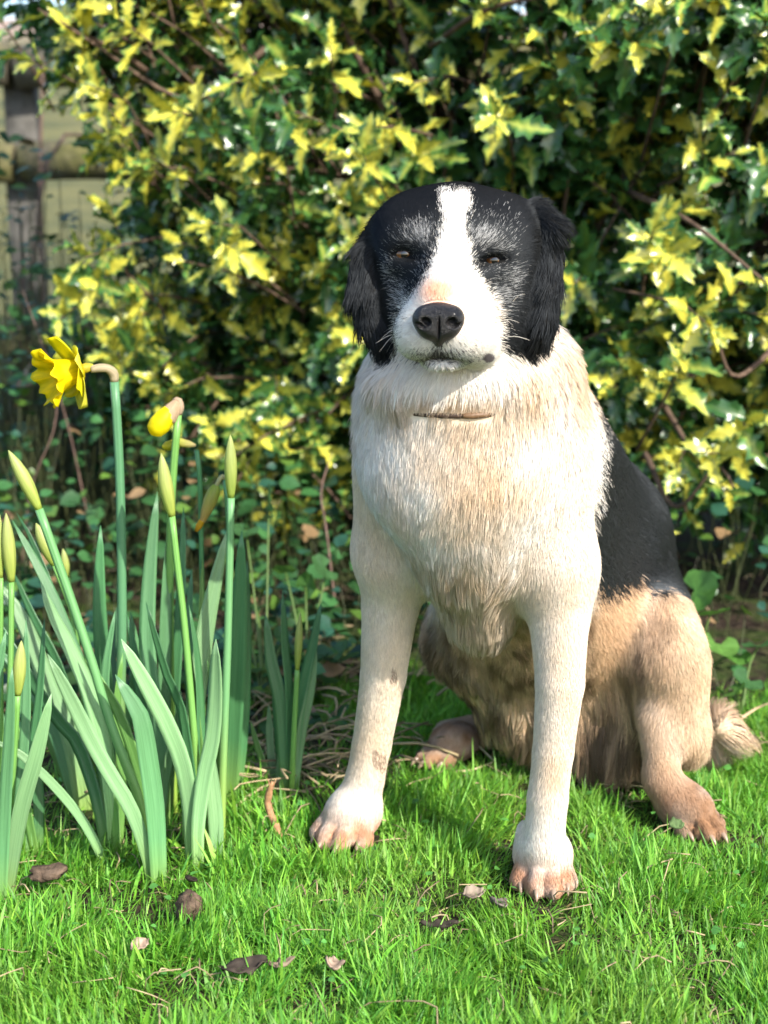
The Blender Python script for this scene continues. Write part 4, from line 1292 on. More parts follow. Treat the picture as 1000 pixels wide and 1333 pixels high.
def stalk(parent, pts, wpx, off, tone=MIDG, tip_dy=0.0, base_dy=0.0, by=None, base=BASEC, name='stem'):
    w3, Y0 = pix_path(pts, base_dy, tip_dy, by)
    n = 18
    p = spline(w3, n)
    r = wpx / F * Y0 * .5
    mb = MB()
    t = np.linspace(0, 1, n)
    cols = []
    for ti in t:
        g = min(ti / .45, 1)
        cols += [base * (1 - g) + tone * g] * 10
    cols += [base, tone]
    tube(mb, p, r * (1.08 - .16 * t), np.array(cols), k=10)
    link(name, mb.mesh(name, off), stem_mat, parent)
    return p[-1], norm(p[-1] - p[-2]), r

def bud(parent, a, bq, wpx, off, col=(.34, .42, .07), tipc=(.42, .46, .16), Y=None, name='bud', prof=None, mat=None, bend=None):
    """closed pointed bud between world points a (base) and bq (tip)"""
    a = np.asarray(a, float); bq = np.asarray(bq, float)
    r = wpx / F * (Y or a[1]) * .5
    n = 14; k = 12
    pr_ = prof or [(0, .50), (.06, .58), (.2, .82), (.4, 1.0), (.6, .96), (.78, .72), (.9, .42), (.96, .22), (1, .06)]
    t = np.linspace(0, 1, n)
    rr = np.interp(t, [x[0] for x in pr_], [x[1] for x in pr_]) * r
    mid = (a + bq) / 2 + (bend if bend is not None else 0)
    p = spline([a, mid, bq], n)
    c = []
    for ti in t: c += [np.array(col) * (1 - ti) + np.array(tipc) * ti] * k
    c += [np.array(col), np.array(tipc)]
    mb = MB(); tube(mb, p, rr, np.array(c), k=k)
    # three seams make it slightly angular
    v = mb.v[0]
    return link(name, mb.mesh(name, off), mat or bud_mat, parent)

DG = 'daffodils growing at the lawn edge'
def plant(px, py, label):
    g = G(px, py)
    e = empty('daffodil', (g[0], g[1], float(ground_z(g[0], g[1]))), label, 'daffodil', DG)
    return e, np.array(e.location)

# a: far left front
e, o = plant(8, 1168, 'daffodil shoot at the left picture edge with two closed green buds')
strap(e, [(3, 1172), (7, 1050), (12, 960), (16, 868)], 20, TEAL * 1.1, off=o, face=10)
strap(e, [(10, 1165), (26, 1060), (48, 980), (67, 903)], 27, PALE * .9, -.02, off=o, face=-18)
strap(e, [(14, 1150), (24, 1050), (34, 930), (34, 806)], 17, TEAL * .9, .05, .03, off=o, face=20)
strap(e, [(18, 1140), (38, 1010), (52, 900), (58, 805)], 17, DARK * 1.1, .05, .03, off=o, face=35)
strap(e, [(-12, 1160), (-14, 1020), (-6, 900), (8, 820)], 22, TEAL, .02, off=o, face=0)
t_, d_, r_ = stalk(e, [(9, 1160), (14, 1050), (20, 960), (23, 905)], 9, o, tip_dy=-.01)
bud(e, t_, P(28, 834, t_[1]), 18, o)
t_, d_, r_ = stalk(e, [(8, 1150), (10, 1000), (14, 860), (15, 757)], 9, o, tip_dy=.04, base_dy=.03, tone=MIDG * .9)
bud(e, t_, P(8, 668, t_[1]), 18, o)
bud(e, P(1, 752, 1.52), P(-2, 664, 1.52), 13, o)
stalk(e, [(2, 1140), (1, 950), (1, 752)], 8, o, by=1.52)

# b: arching clump with the leftmost tall bud
e, o = plant(145, 1118, 'crowded daffodil with many arching leaves and one fat bud lying on them')
strap(e, [(135, 1122), (106, 1066), (61, 1013), (18, 976), (-20, 962)], 15, PALE * .9, -.03, off=o, face=0, basew=.9)
strap(e, [(140, 1118), (126, 1040), (100, 965), (70, 930), (20, 850), (-15, 790)], 24, DARK * 1.1, .06, .02, off=o, face=25)
strap(e, [(148, 1112), (128, 960), (108, 880), (68, 775), (40, 720), (16, 677)], 24, TEAL * .95, .04, .03, off=o, face=-10, blunt=.6)
strap(e, [(150, 1112), (138, 985), (116, 902), (84, 830), (66, 795), (53, 757)], 29, PALE * 1.05, .0, .01, off=o, face=-25)
strap(e, [(146, 1108), (118, 930), (76, 790), (40, 700), (22, 668)], 15, DARK * 1.1, .08, .05, off=o, face=30)
strap(e, [(152, 1115), (146, 1010), (128, 900), (104, 850)], 20, MIDG, .03, .01, off=o, face=40)
strap(e, [(142, 1115), (140, 990), (137, 880), (150, 795)], 18, TEAL * .95, .04, .05, off=o, face=15)
strap(e, [(155, 1115), (158, 1000), (152, 920), (160, 850)], 16, MIDG * 1.05, .03, .04, off=o, face=-20)
t_, d_, r_ = stalk(e, [(150, 1105), (120, 880), (92, 790), (71, 735)], 9, o, tip_dy=.03, base_dy=.03)
bud(e, t_, P(47, 681, t_[1]), 19, o, col=(.28, .36, .05))

e, o = plant(104, 1042, 'daffodil half hidden behind the crowded arching leaves, pale at its foot')
strap(e, [(108, 1045), (92, 962), (68, 905), (28, 805), (-6, 755)], 30, PALE * .8, .03, off=o, face=-10, basew=.9)
strap(e, [(100, 1045), (76, 985), (40, 900), (-10, 800)], 22, MIDG * .9, .03, .03, off=o, face=20)
strap(e, [(110, 1040), (104, 960), (78, 870), (42, 800), (18, 745)], 18, DARK, .05, .02, off=o, face=35)
strap(e, [(96, 1042), (70, 950), (30, 880), (-14, 838)], 20, TEAL, .03, .0, off=o, face=0)
strap(e, [(112, 1043), (116, 960), (104, 880), (70, 800)], 20, MIDG, .04, .03, off=o, face=-30)
t_, d_, r_ = stalk(e, [(112, 1040), (108, 900), (94, 800), (88, 752)], 8, o, tip_dy=.04, base_dy=.04)
bud(e, t_, P(82, 714, t_[1]), 11, o)

e, o = plant(40, 1090, 'low daffodil leaves behind the shoot at the left picture edge')
strap(e, [(46, 1112), (36, 1060), (28, 1000), (20, 930)], 18, MIDG, .02, off=o, face=20)
strap(e, [(50, 1110), (50, 1040), (40, 960), (18, 880)], 20, DARK * 1.1, .03, off=o, face=-20)
strap(e, [(38, 1112), (22, 1030), (2, 950), (-10, 880)], 22, TEAL, .03, off=o, face=10)

# c: shoot with the tall leaning bud
e, o = plant(203, 1146, 'daffodil with a tall bud leaning left on a long bright stem')
strap(e, [(198, 1146), (190, 1108), (171, 1054), (142, 1005), (118, 962), (90, 905), (62, 851)], 24, PALE * .85, -.02, off=o, face=5, basew=.7, blunt=.35)
strap(e, [(207, 1148), (202, 1060), (192, 985), (183, 935), (170, 910), (150, 878)], 33, TEAL * 1.1, .0, .0, off=o, face=-15, blunt=.42, basew=.7)
strap(e, [(200, 1140), (196, 1060), (160, 940), (130, 885), (112, 850)], 20, MIDG * 1.1, .03, .02, off=o, face=30)
t_, d_, r_ = stalk(e, [(198, 1140), (184, 1050), (160, 985), (140, 930), (124, 875), (96, 790), (72, 722), (51, 663)], 13, o, tip_dy=.02, base_dy=.01, tone=np.array([.14, .33, .12]))
bud(e, t_, P(11, 586, t_[1]), 19, o, bend=P(31, 622, t_[1]) - (t_ + P(11, 586, t_[1])) / 2)

# d: big clump right of centre-left
e, o = plant(262, 1122, 'big daffodil clump in the sharp foreground with one slim upright bud')
strap(e, [(250, 1128), (247, 1050), (238, 995), (220, 948), (198, 905), (178, 868), (158, 832)], 27, PALE * 1.12, -.03, off=o, face=10, blunt=.35)
strap(e, [(258, 1122), (255, 1060), (238, 930), (218, 880), (203, 830), (190, 784)], 18, DARK * 1.1, .02, .02, off=o, face=30)
strap(e, [(262, 1118), (262, 1040), (261, 925), (256, 850), (246, 787)], 17, DARK * 1.25, .02, .03, off=o, face=-35)
strap(e, [(258, 1128), (258, 1075), (266, 1012), (277, 960), (281, 900), (281, 832)], 25, PALE * 1.05, -.01, -.01, off=o, face=0, twist=35, blunt=.22)
strap(e, [(282, 1122), (281, 1070), (274, 1000), (268, 950)], 25, PALE * .8, .01, .01, off=o, face=-20)
strap(e, [(270, 1122), (262, 1000), (252, 900), (247, 840)], 15, MIDG * .9, .03, .03, off=o, face=20)
strap(e, [(262, 1120), (252, 960), (240, 820), (224, 700)], 14, DARK * 1.2, .03, .03, off=o, face=45)
t_, d_, r_ = stalk(e, [(263, 1120), (256, 1000), (248, 900), (240, 810), (231, 735), (224, 672)], 10, o, tip_dy=.02, base_dy=.02)
bud(e, t_, P(210, 590, t_[1]), 19, o, bend=np.array([-.001, 0, 0]))

# d2: leaves behind the big clump
e, o = plant(213, 1072, 'upright daffodil leaves standing close behind the big clump')
strap(e, [(212, 1075), (208, 960), (193, 860), (194, 760), (205, 640)], 27, TEAL * .95, .06, off=o, face=10, blunt=.55)
strap(e, [(216, 1072), (214, 940), (216, 800), (221, 672)], 22, TEAL * 1.05, .05, .02, off=o, face=-25)
strap(e, [(220, 1068), (228, 900), (236, 770), (239, 660)], 18, DARK * 1.25, .06, .04, off=o, face=25)
strap(e, [(208, 1078), (215, 1015), (229, 955), (236, 900)], 17, PALE * .9, .0, off=o, face=-10)
strap(e, [(206, 1076), (196, 980), (180, 880), (166, 800)], 20, DARK * 1.2, .04, .02, off=o, face=20)
strap(e, [(203, 1072), (202, 960), (190, 830), (186, 740)], 14, MIDG * .8, .06, .05, off=o, face=-40)

e, o = plant(250, 1082, 'daffodil with broad ribbed leaf slanting right and no bud')
strap(e, [(246, 1090), (250, 960), (266, 830), (281, 755), (296, 690)], 32, PALE * .95, .05, off=o, face=-12, blunt=.6)
strap(e, [(252, 1086), (250, 940), (246, 820), (250, 740)], 18, DARK, .05, .03, off=o, face=20)
strap(e, [(256, 1082), (262, 930), (262, 800), (264, 725)], 14, MIDG * .8, .06, .05, off=o, face=-30)

# tall flowering shoot
e, o = plant(156, 1060, 'daffodil with the only fully open yellow flower on a tall stem')
t_, d_, r_ = stalk(e, [(156, 1062), (157, 920), (159, 800), (157, 650), (153, 560), (149, 497)], 13, o, tone=np.array([.10, .25, .12]), tip_dy=-.01)
ngy = t_[1]
neck = MB()
np_ = [t_, P(148, 487, ngy), P(141, 480, ngy - .004), P(130, 479, ngy - .008), P(118, 481, ngy - .012)]
tube(neck, np_, np.array([.0046, .0056, .0047, .0048, .0038]), np.array([.46, .38, .24]), k=10, n=12)
link('spathe', neck.mesh('spathe', o), spathe_mat, e)
ax = norm(np.array([-.80, -.55, -.20]))                   # the way the trumpet points
ux = norm(np.cross(ax, [0, 0, 1.0])); uz = np.cross(ux, ax)
fc = P(108, 480, ngy - .014)
YEL = np.array([.90, .84, .012]); YELD = np.array([.91, .77, .006]); YELP = np.array([.88, .85, .10])
bud(e, fc - ax * .012, fc + ax * .006, 13, o, col=(.55, .52, .08), tipc=(.80, .62, .03), Y=ngy, name='flower_tube', mat=petal_mat)
fl = None
def tepal(ang, L, W, back, col, seed):
    rng = np.random.default_rng(seed)
    n, m = 10, 7
    rad = ux * math.cos(ang) + uz * math.sin(ang); sid = -ux * math.sin(ang) + uz * math.cos(ang)
    vs = []; us = []; cs = []
    for i in range(n):
        t = i / (n - 1)
        w = W * (math.sin(math.pi * (.10 + .84 * t ** .9)) ** .55) * .5
        for j in range(m):
            u = (j / (m - 1) - .5) * 2
            rip = math.sin(u * 4 + seed) * .0012 * t + .004 * t * math.sin(seed * 2.1 + u * 2)
            p = fc + ax * (.004 + math.sin(back) * L * t + .006 * t * t + rip + abs(u) * .003) + rad * (.004 + math.cos(back) * L * t) + sid * u * w
            vs.append(p); us.append((u * .5 + seed, t)); cs.append(col * (1 - .12 * (1 - t)) )
    q = [(i * m + j, (i + 1) * m + j, (i + 1) * m + j + 1, i * m + j + 1) for i in range(n - 1) for j in range(m - 1)]
    ob = link('petal', new_mesh('petal', np.array(vs) - o, q, col=cs, uv=us), petal_mat, e)
    md = ob.modifiers.new('s', 'SOLIDIFY'); md.thickness = .0005
for i in range(6):
    a = i * math.pi / 3 + .35
    tepal(a, .036 + .004 * math.sin(i * 2.3), .036, .30 if i % 2 else .05, (YEL if i % 2 else YELP), i + 1)
# trumpet with frilled rim
n, k = 14, 64
vs = []; us = []; cs = []
for i in range(n):
    t = i / (n - 1)
    R0 = .0120 + .0085 * t + .010 * max(t - .6, 0) ** 1.2 * 3
    for j in range(k):
        a = j * 2 * math.pi / k
        fr = max(t - .6, 0) * 2.5
        R1 = R0 * (1 + fr * .05 * math.sin(a * 6 + 1) + fr * .09 * math.sin(a * 11 + .5) + fr * .05 * math.sin(a * 19))
        zz = .004 + .043 * t - fr * .003 + fr * .0020 * math.sin(a * 6 + 2.5) + fr * .0030 * math.sin(a * 11 + 2)
        vs.append(fc + ax * zz + (ux * math.cos(a) + uz * math.sin(a)) * R1); us.append((a * 1.2, t)); cs.append(YELD * (1 - .2 * (1 - t)))
q = [(i * k + j, i * k + (j + 1) % k, (i + 1) * k + (j + 1) % k, (i + 1) * k + j) for i in range(n - 1) for j in range(k)]
ob = link('trumpet', new_mesh('trumpet', np.array(vs) - o, q, col=cs, uv=us), petal_mat, e)
md = ob.modifiers.new('s', 'SOLIDIFY'); md.thickness = .0009
strap(e, [(150, 1060), (140, 930), (130, 800), (131, 684)], 26, DARK * 1.25, .03, .03, off=o, face=15, blunt=.6)
strap(e, [(160, 1062), (166, 940), (178, 860), (170, 796)], 18, TEAL, .03, .02, off=o, face=-30)
strap(e, [(152, 1058), (150, 960), (146, 880), (152, 790)], 16, DARK * 1.1, .05, .04, off=o, face=40)

# half-open yellow bud
e, o = plant(226, 1042, 'daffodil with a half open yellow bud under a pale papery sheath')
t_, d_, r_ = stalk(e, [(226, 1044), (222, 900), (221, 740), (224, 640), (229, 575), (232, 540)], 11, o, tip_dy=.0)
yb = t_[1]
sp_ = MB()
tube(sp_, [t_, P(234, 530, yb), P(232, 521, yb), P(226, 522, yb)], np.array([.0040, .0055, .0048, .003]), np.array([.50, .36, .24]), k=8, n=8)
link('spathe', sp_.mesh('spathe', o), spathe_mat, e)
bud(e, P(233, 521, yb), P(217, 545, yb - .004), 25, o, col=(.52, .36, .22), tipc=(.56, .40, .26), name='spathe', mat=spathe_mat, prof=[(0, .2), (.15, .55), (.5, .88), (.85, 1.0), (1, 1.0)])
bud(e, P(222, 535, yb - .003), P(197, 566, yb - .012), 29, o, col=YEL, tipc=YELD, name='bud', mat=petal_mat, prof=[(0, .7), (.3, .95), (.6, 1.0), (.85, .8), (.96, .45), (1, .12)])

e, o = plant(262, 1030, 'daffodil with a small yellow green bud held level, stem in shade')
t_, d_, r_ = stalk(e, [(262, 1032), (264, 860), (262, 700), (260, 620), (256, 586)], 7, o, tone=DARK * 1.2)
yb = t_[1]
bud(e, P(255, 580, yb), P(228, 575, yb - .01), 12, o, col=(.42, .34, .17), tipc=(.40, .42, .05), name='spathe', mat=spathe_mat, prof=[(0, .3), (.3, .8), (.7, 1), (1, .9)])
bud(e, P(238, 577, yb - .005), P(211, 582, yb - .012), 15, o, col=(.36, .42, .04), tipc=(.60, .52, .02), Y=yb, prof=[(0, .6), (.4, 1), (.8, .85), (.95, .4), (1, .1)])

# right-hand tall shoot with upright bud, and the hanging bud behind it
e, o = plant(291, 1092, 'daffodil with a straight tall yellow green stem and upright pointed bud')
t_, d_, r_ = stalk(e, [(288, 1092), (291, 980), (296, 850), (299, 740), (301, 648)], 11, o, tone=np.array([.15, .34, .14]), base=np.array([.34, .46, .06]))
bud(e, t_, P(300, 566, t_[1]), 17, o, col=(.28, .38, .06))
strap(e, [(284, 1090), (288, 1000), (284, 930), (270, 860)], 16, MIDG, .02, off=o, face=25)

e, o = plant(302, 1040, 'dark tall daffodil leaves with a hanging orange tipped withered bud')
strap(e, [(300, 1042), (306, 930), (311, 820), (315, 690)], 27, DARK * 1.3, .0, off=o, face=10, blunt=.5, basew=.9)
strap(e, [(310, 1040), (318, 940), (321, 830), (322, 730)], 17, DARK * 1.15, .02, .02, off=o, face=-25)
t_, d_, r_ = stalk(e, [(298, 1038), (302, 900), (300, 740), (296, 660), (293, 624)], 7, o, tone=DARK * 1.3)
yb = t_[1]
sp_ = MB()
tube(sp_, [t_, P(291, 620, yb), P(286, 624, yb - .003), P(281, 634, yb - .005)], np.array([.0026, .0030, .0026, .0026]), np.array([.30, .30, .12]), k=8, n=9)
link('flower_neck', sp_.mesh('flower_neck', o), stem_mat, e)
bud(e, P(282, 632, yb - .005), P(262, 682, yb - .012), 19, o, col=(.24, .34, .04), tipc=(.48, .30, .10), Y=yb, prof=[(0, .5), (.12, .9), (.4, 1), (.7, .75), (.9, .45), (1, .3)])
bud(e, P(263, 678, yb - .0118), P(255, 692, yb - .013), 9, o, col=(.75, .48, .02), tipc=(.62, .34, .03), Y=yb, name='petal_tip', mat=petal_mat, prof=[(0, .9), (.5, 1), (.9, .6), (1, .3)])

# small clump further back
e, o = plant(374, 1030, 'small blurred daffodil clump behind the dried stem, short of the others')
for pts, w, tone, f_ in (([(372, 1028), (366, 920), (353, 860), (346, 800)], 22, TEAL * .95, 10), ([(378, 1028), (376, 900), (371, 840), (368, 770)], 16, DARK * 1.3, -30), ([(382, 1030), (386, 955), (394, 900), (408, 838), (418, 784)], 19, DARK * 1.4, 20),
                         ([(384, 1032), (388, 985), (394, 945), (404, 900), (412, 843)], 16, PALE * .85, -10), ([(356, 1016), (352, 970), (350, 918)], 13, PALE * .8, 0), ([(350, 1020), (343, 995), (335, 970), (326, 938)], 12, MIDG * .8, 20),
                         ([(364, 1022), (370, 970), (380, 930), (382, 905)], 18, PALE * .9, -15), ([(366, 1020), (360, 930), (356, 870)], 14, DARK * 1.2, 35)):
    strap(e, pts, w, tone, .02, off=o, face=f_)
t_, d_, r_ = stalk(e, [(380, 1032), (383, 950), (387, 872)], 8, o)
bud(e, t_, P(391, 797, t_[1]), 11, o)
# ------------------------------------------------------------------ variegated holly bush
holly_mat = leafmat('holly_leaf', rough=.30, trans=.22, spec=.55, coat=.25, tint=(1.05, 1.0, .45))
bark_mat = simple('holly_bark', (.10, .065, .045), .8, .3, 60, .45, .5, .003)
HG = np.array([.036, .115, .034]); HY1 = np.array([.60, .56, .075]); HY2 = np.array([.40, .46, .085]); HL = np.array([.085, .19, .035])

def holly_leaf(kind, seed):
    """spiny waved leaf, unit length along +Y; five verts across; colours per vertex"""
    rng = np.random.default_rng(seed)
    st = [(0.0, .03), (.12, .09), (.25, .25), (.31, .15), (.45, .29), (.52, .17), (.66, .25), (.73, .12), (.84, .15), (.90, .06), (1.0, .004)]
    st = [(t + rng.normal(0, .008) * (0 < i < 10), w * rng.uniform(.85, 1.15)) for i, (t, w) in enumerate(st)]
    curl = rng.uniform(-.05, .55); fold = rng.uniform(.05, .7); tw = rng.normal(0, .25); bendx = rng.normal(0, .12)
    vs = []; cs = []
    if kind == 'yellow': mid, inner, edge = HY1, HY1 * .96, HG * 1.8 if rng.random() < .6 else HY2
    elif kind == 'mixed': mid, inner, edge = HY1 * .9, HY2, HG
    elif kind == 'lime': mid, inner, edge = HY2, HL * 1.3, HG * 1.2
    else: mid, inner, edge = HL * .7, HG, HG
    for i, (t, w) in enumerate(st):
        spike = 1 if (i % 2 == 0 and 0 < i < 10) else 0
        z0 = -curl * t * t
        for u in (-1, -.55, 0, .55, 1):
            z = z0 + fold * abs(u) * w + (.07 if spike else -.03) * (abs(u) == 1) * (1 if (i // 2 + (u > 0)) % 2 else -1)
            z += tw * t * u * w
            vs.append((u * w + bendx * t * t, t + (.035 * spike if abs(u) == 1 else 0), z))
            if abs(u) == 1: c = edge
            elif u == 0: c = mid
            else: c = inner if rng.random() < .75 else (edge if kind != 'yellow' else mid)
            cs.append(np.asarray(c) * rng.uniform(.82, 1.18))
    q = [(i * 5 + j, i * 5 + j + 1, (i + 1) * 5 + j + 1, (i + 1) * 5 + j) for i in range(10) for j in range(4)]
    return np.array(vs), np.array(q), np.array(cs)

VAR = {k: [holly_leaf(k, 100 * i + s) for s in range(8)] for i, k in enumerate(('yellow', 'mixed', 'lime', 'green'))}
KINDS_ = ('yellow', 'mixed', 'lime', 'green')

def make_bush():
    rng = np.random.default_rng(99)
    root = np.array([.42, 2.95, 0.0])
    bush = empty('holly_bush', root, 'large variegated holly bush with yellow and dark green spiny leaves behind the dog', 'bush')
    branches = MB()
    # leafy shoot tips fill a rounded hedge-like volume
    tips = []
    def inside(x, y, z):
        # left flank slopes in towards the foot; front face bulges at mid height
        left = -.62 + .34 * np.clip(.62 - z, 0, 1) + .10 * np.sin(z * 9 + 1)
        front = 2.36 + .30 * np.clip(.20 - (x - .45), 0, 1.1) + .14 * np.clip(.45 - z, 0, .5) + .07 * np.sin(x * 9 + z * 7) + .06 * np.sin(z * 13 - x * 5)
        back = front + .85
        return (x > left) & (x < 1.9) & (y > front) & (y < back) & (z > np.where(y - front > .25, .03, .14) + .10 * np.clip(x - .2, -1, .0)) & (z < 1.75 - .35 * np.clip(-.1 - x, 0, 1)), y - front
    N = 34000
    c = np.stack([rng.uniform(-.75, 1.5, N), rng.uniform(2.2, 3.75, N), rng.uniform(.10, 1.75, N)], 1)
    ok, dep = inside(c[:, 0], c[:, 1], c[:, 2])
    den = vnoise(c * 4.6, 201) * .6 + vnoise(c * 11, 202) * .4
    px, py = PX(c)
    # windows in the foliage through which the field shows
    gap = np.zeros(N)
    for gx_, gy_, rx, ry in ((425, 195, 40, 34), (300, 125, 22, 18), (185, 125, 16, 16), (350, 180, 14, 12), (440, 95, 20, 14), (455, 210, 18, 22), (310, 195, 10, 8)):
        gap = np.maximum(gap, np.exp(-((px - gx_) / rx) ** 2 - ((py - gy_) / ry) ** 2))
    pk = np.where(dep < .30, 1.0, .55) * np.clip((den - .26) * 4.5, 0, 1) * (1 - np.clip(gap * 1.6, 0, 1))
    ok &= rng.random(N) < pk * .36
    ok &= ~((px > 880) & (py > 640) & (dep < .25))                       # dark hollow at the lower right
    c = c[ok]; dep = dep[ok]; den = den[ok]
    # reaching sprays at the left top and over the hollow
    extra = [P(60, 20, 2.62), P(95, 45, 2.62), P(150, 20, 2.60), P(40, 78, 2.62), P(120, 112, 2.6), P(195, 205, 2.58), P(175, 215, 2.58), P(130, 130, 2.62), P(240, 340, 2.52), P(270, 290, 2.5), P(300, 320, 2.5), P(950, 640, 2.3), P(920, 590, 2.28), P(965, 560, 2.28), P(880, 610, 2.32), P(890, 470, 2.3), P(930, 430, 2.3), P(850, 300, 2.36), P(870, 330, 2.36), P(645, 150, 2.42), P(300, 110, 2.55), P(225, 145, 2.55)]
    c = np.vstack([c, extra]); dep = np.concatenate([dep, np.zeros(len(extra))])
    n = len(c)
    ctr = np.array([.45, 3.0, .75])
    pos = []; R = []; size = []; kind = []; var = []
    nearfront = np.clip(1 - dep / .35, 0, 1)
    for i in range(n):
        out = c[i] - ctr
        ax = norm(out * np.array([1, 1.5, 1]) + np.array([0, -.35, .25]) + rng.normal(0, .45, 3))
        nl = rng.integers(6, 12)
        ll = rng.uniform(.06, .13)
        a0 = rng.random() * 6.28
        e1 = norm(np.cross(ax, [0.2, .1, 1.0])); e2 = np.cross(ax, e1)
        # how golden this shoot is: clumps, and the shoots that reach out are the golden ones
        gold = np.clip(vnoise(c[i:i + 1] * 3.6, 210)[0] * 1.3 + .45 * nearfront[i] - .47 + rng.normal(0, .12), .05, .92)
        if i >= n - len(extra): gold = .9
        tw0 = c[i] - ax * ll
        tube(branches, [c[i] - ax * (ll + .10) + rng.normal(0, .02, 3) + np.array([0, .05, -.04]), tw0, c[i]], np.array([.0030, .0024, .0014]), np.array([.8, .9, .6]), k=4, cap=False, n=4)
        for k in range(nl):
            t = k / (nl - 1)
            a = a0 + k * 2.4
            rad = e1 * math.cos(a) + e2 * math.sin(a)
            spread = 1.15 - .75 * t
            d = norm(ax * (1 - spread * .55) + rad * spread + rng.normal(0, .12, 3) + np.array([0, 0, -.10]))
            up = norm(ax * 1.0 + np.array([0, -.25, .55]) - rad * .2 + rng.normal(0, .25, 3))
            pos.append(tw0 + (c[i] - tw0) * t)
            R.append((d, up))
            size.append(rng.uniform(.044, .092) * (1 - .25 * t))
            u = rng.random()
            kind.append(0 if u < gold * .55 else 1 if u < gold * .85 else 2 if u < gold * 1.0 + .08 else 3)
            var.append(rng.integers(0, 8))
    pos = np.array(pos); size = np.array(size); kind = np.array(kind); var = np.array(var)
    D = np.array([r[0] for r in R]); U = np.array([r[1] for r in R])
    RM = frames(D, U)
    # the 300 that show largest become leaves of their own
    ctrl = pos + D * size[:, None] * .5
    lx, ly = PX(ctrl)
    view = norm(np.array([0, 0, CAM_H]) - ctrl)
    facing = np.abs(np.sum(RM[:, :, 2] * view, 1))
    sc = size / ctrl[:, 1] * (.35 + facing)
    inf = (lx > 10) & (lx < 990) & (ly > 10) & (ly < 860)
    dogm = (lx > 440) & (lx < 790) & (ly > 235) | ((lx > 480) & (lx < 900) & (ly > 480) & (lx - 480 < (ly - 250) * 1.0))
    # hidden by other leaves? coarse depth buffer over the leaf centres
    dist = np.linalg.norm(ctrl - np.array([0, 0, CAM_H]), axis=1)
    zb_ = np.full((48, 64), 99.0)
    gi, gj = np.clip((lx / 1000 * 48).astype(int), 0, 47), np.clip((ly / 1333 * 64).astype(int), 0, 63)
    np.minimum.at(zb_, (gi, gj), dist)
    vis = dist < zb_[gi, gj] + .06
    score = np.where(inf & ~dogm & vis, sc * (1.4 - .15 * kind), 0)
    big = np.argsort(-score)[:290]
    isbig = np.zeros(len(pos), bool); isbig[big] = True
    meshes = {}
    for kk, name in enumerate(KINDS_):
        for s in range(8):
            v, q, cc = VAR[name][s]
            me = new_mesh('leaf', v, q, col=cc); me.materials.append(holly_mat)
            meshes[(kk, s)] = me
    for i in big:
        o = bpy.data.objects.new('leaf', meshes[(int(kind[i]), int(var[i]))]); COL.objects.link(o)
        M = Matrix(RM[i].tolist()).to_4x4() @ Matrix.Scale(float(size[i]), 4)
        M.translation = Vector((pos[i] - root).tolist())
        o.matrix_local = M
        o.parent = bush
    Vs, Qs, Cs = [], [], []
    nb = 0
    for kk, name in enumerate(KINDS_):
        for s in range(8):
            m = (kind == kk) & (var == s) & ~isbig
            v, q, cc = VAR[name][s]
            k = m.sum()
            if not k: continue
            V = np.einsum('nij,vj->nvi', RM[m], v) * size[m][:, None, None] + pos[m][:, None, :] - root
            tone = (.8 + .4 * rng.random((k, 1, 1)))
            Vs.append(V.reshape(-1, 3)); Cs.append((cc[None] * tone).reshape(-1, 3))
            Qs.append(((np.arange(k) * len(v))[:, None, None] + q[None]).reshape(-1, 4) + nb); nb += k * len(v)
    me = new_mesh('foliage', np.concatenate(Vs), np.concatenate(Qs), col=np.concatenate(Cs))
    link('foliage', me, holly_mat, bush, kind='stuff')
    me = branches.mesh('twigs', root); link('twigs', me, bark_mat, bush, kind='stuff')
    # main limbs
    for k in range(9):
        mb = MB()
        a = rng.uniform(-.9, .9)
        p0 = root + np.array([rng.normal(0, .08), rng.normal(0, .06), -.03])
        p1 = root + np.array([a * .25, rng.normal(0, .1), .45]); p2 = root + np.array([a * .6, rng.normal(-.1, .15), .95]); p3 = root + np.array([a * .95, rng.normal(-.2, .2), 1.5])
        tube(mb, [p0, p1, p2, p3], np.array([.018, .012, .006, .002]), k=8, n=16)
        link('branch', mb.mesh('branch', root), bark_mat, bush)
    for pts in ([P(190, 92, 2.72), P(150, 65, 2.66), P(85, 35, 2.63), P(50, 12, 2.61)], [P(350, 60, 2.8), P(250, 130, 2.7), P(120, 55, 2.63), P(60, 15, 2.6)],
                [P(860, 520, 2.5), P(910, 600, 2.38), P(940, 610, 2.31), P(955, 635, 2.29)], [P(1040, 420, 2.45), P(960, 490, 2.36), P(930, 430, 2.32)], [P(840, 590, 2.45), P(880, 660, 2.36), P(935, 600, 2.30)],
                [P(560, 60, 2.7), P(640, 10, 2.55), P(760, -10, 2.5)], [P(820, 250, 2.6), P(900, 290, 2.4), P(1000, 370, 2.34)]):
        mb = MB(); tube(mb, pts, np.linspace(.006, .0022, len(pts)), k=7, n=14)
        link('branch', mb.mesh('branch', root), bark_mat, bush)
    return len(pos)
NL = make_bush()

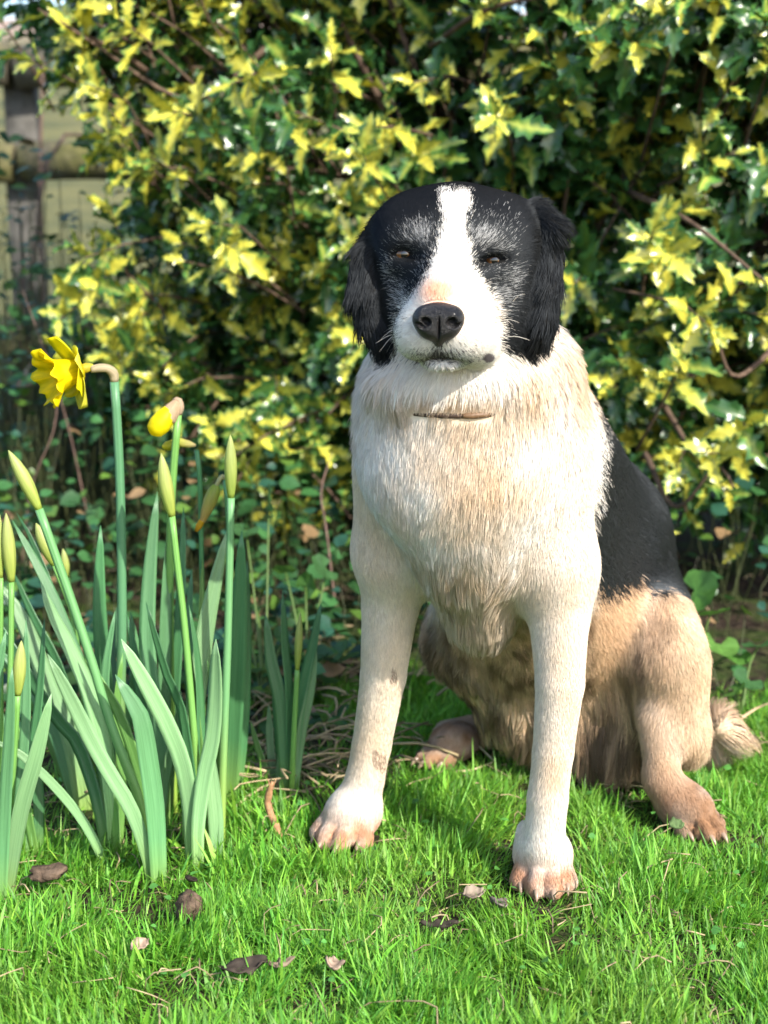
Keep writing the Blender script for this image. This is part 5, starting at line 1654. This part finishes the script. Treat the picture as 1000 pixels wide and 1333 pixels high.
# ------------------------------------------------------------------ leafy weeds under the bush, right
weed_mat = leafmat('weed_leaf', rough=.45, trans=.3, spec=.4)
def lobed(seed):
    """round leaf with scalloped edge, hub at the origin, unit radius"""
    rng = np.random.default_rng(seed)
    k, rings = 26, 4
    vs = [(0, 0, 0)]
    for r in range(1, rings + 1):
        for j in range(k):
            a = -2.6 + 5.2 * j / (k - 1)
            R0 = r / rings * (1 + .10 * abs(math.sin(a * 2.4)) * (r / rings) + .03 * rng.normal())
            vs.append((R0 * math.sin(a), R0 * math.cos(a) + .25, .16 * R0 ** 2 + .05 * math.sin(a * 4.8) * R0))
    q = []; t = [(0, 1 + j, 2 + j) for j in range(k - 1)]
    for r in range(rings - 1):
        b_ = 1 + r * k
        q += [(b_ + j, b_ + k + j, b_ + k + j + 1, b_ + j + 1) for j in range(k - 1)]
    return np.array(vs), q, t
def weed(px, py, leaves, label, group='leafy weeds at the hedge foot'):
    g = G(px, py)
    o = np.array([g[0], g[1], float(ground_z(g[0], g[1]))])
    e = empty('leafy_weed', o, label, 'weed', group)
    rng = np.random.default_rng(int(px + py))
    for (lx, ly, dy, wpx, tone, tilt) in leaves:
        c = P(lx, ly, g[1] + dy)
        s = wpx / F * c[1] * .5
        v, q, t = lobed(int(lx))
        d = norm(np.array([[rng.normal(0, .4), -.55, .25 + rng.normal(0, .25)]])); up = norm(np.array([[rng.normal(0, .25), -.75, tilt]]))
        Rm = frames(d, up)[0]
        V = v @ Rm.T * s + c
        col = np.array(tone) * (.85 + .3 * rng.random((len(v), 1)))
        link('leaf', new_mesh('leaf', V - o, q, t, col=col), weed_mat, e)
        mb = MB(); tube(mb, [o, (o + c) / 2 + np.array([0, .01, .02]), c], np.array([.002, .0018, .0014]), np.array([.12, .2, .05]), k=6, n=8)
        link('stalk', mb.mesh('stalk', o), weed_mat, e)
G1 = (.075, .19, .035); G2 = (.11, .24, .05); G3 = (.045, .12, .04)
weed(905, 905, [(902, 772, .05, 62, G1, .5), (925, 800, .02, 50, G2, .8), (890, 815, .08, 44, G3, .6), (935, 838, .0, 52, G2, 1.1), (960, 852, .0, 36, G1, .9), (905, 862, .05, 40, G3, 1.0)], 'mallow-like weed with round scalloped leaves right of the dog rump')
weed(965, 930, [(975, 885, .0, 40, G3, 1.0), (955, 900, -.02, 30, G2, 1.2), (988, 840, .08, 44, G3, .7), (945, 905, .02, 32, G1, 1.0)], 'low weed with small leaves at the lawn edge near the right picture edge'.replace(' near the right picture edge', ' beyond the tail tip'))
weed(400, 915, [(398, 765, .1, 34, G1, .7), (425, 740, .12, 40, G3, .8), (372, 745, .1, 30, G2, .8), (440, 850, .0, 36, G3, 1.0), (415, 870, .02, 28, G1, 1.0)], 'leafy weed between the small daffodil clump and the dog chest')
weed(345, 930, [(320, 690, .15, 36, G3, .6), (350, 655, .16, 42, G3, .7), (300, 735, .14, 34, G1, .8), (335, 790, .12, 30, G3, .9), (370, 830, .06, 30, G3, 1.0)], 'dark leafy weed on the bank behind the small daffodil clump')
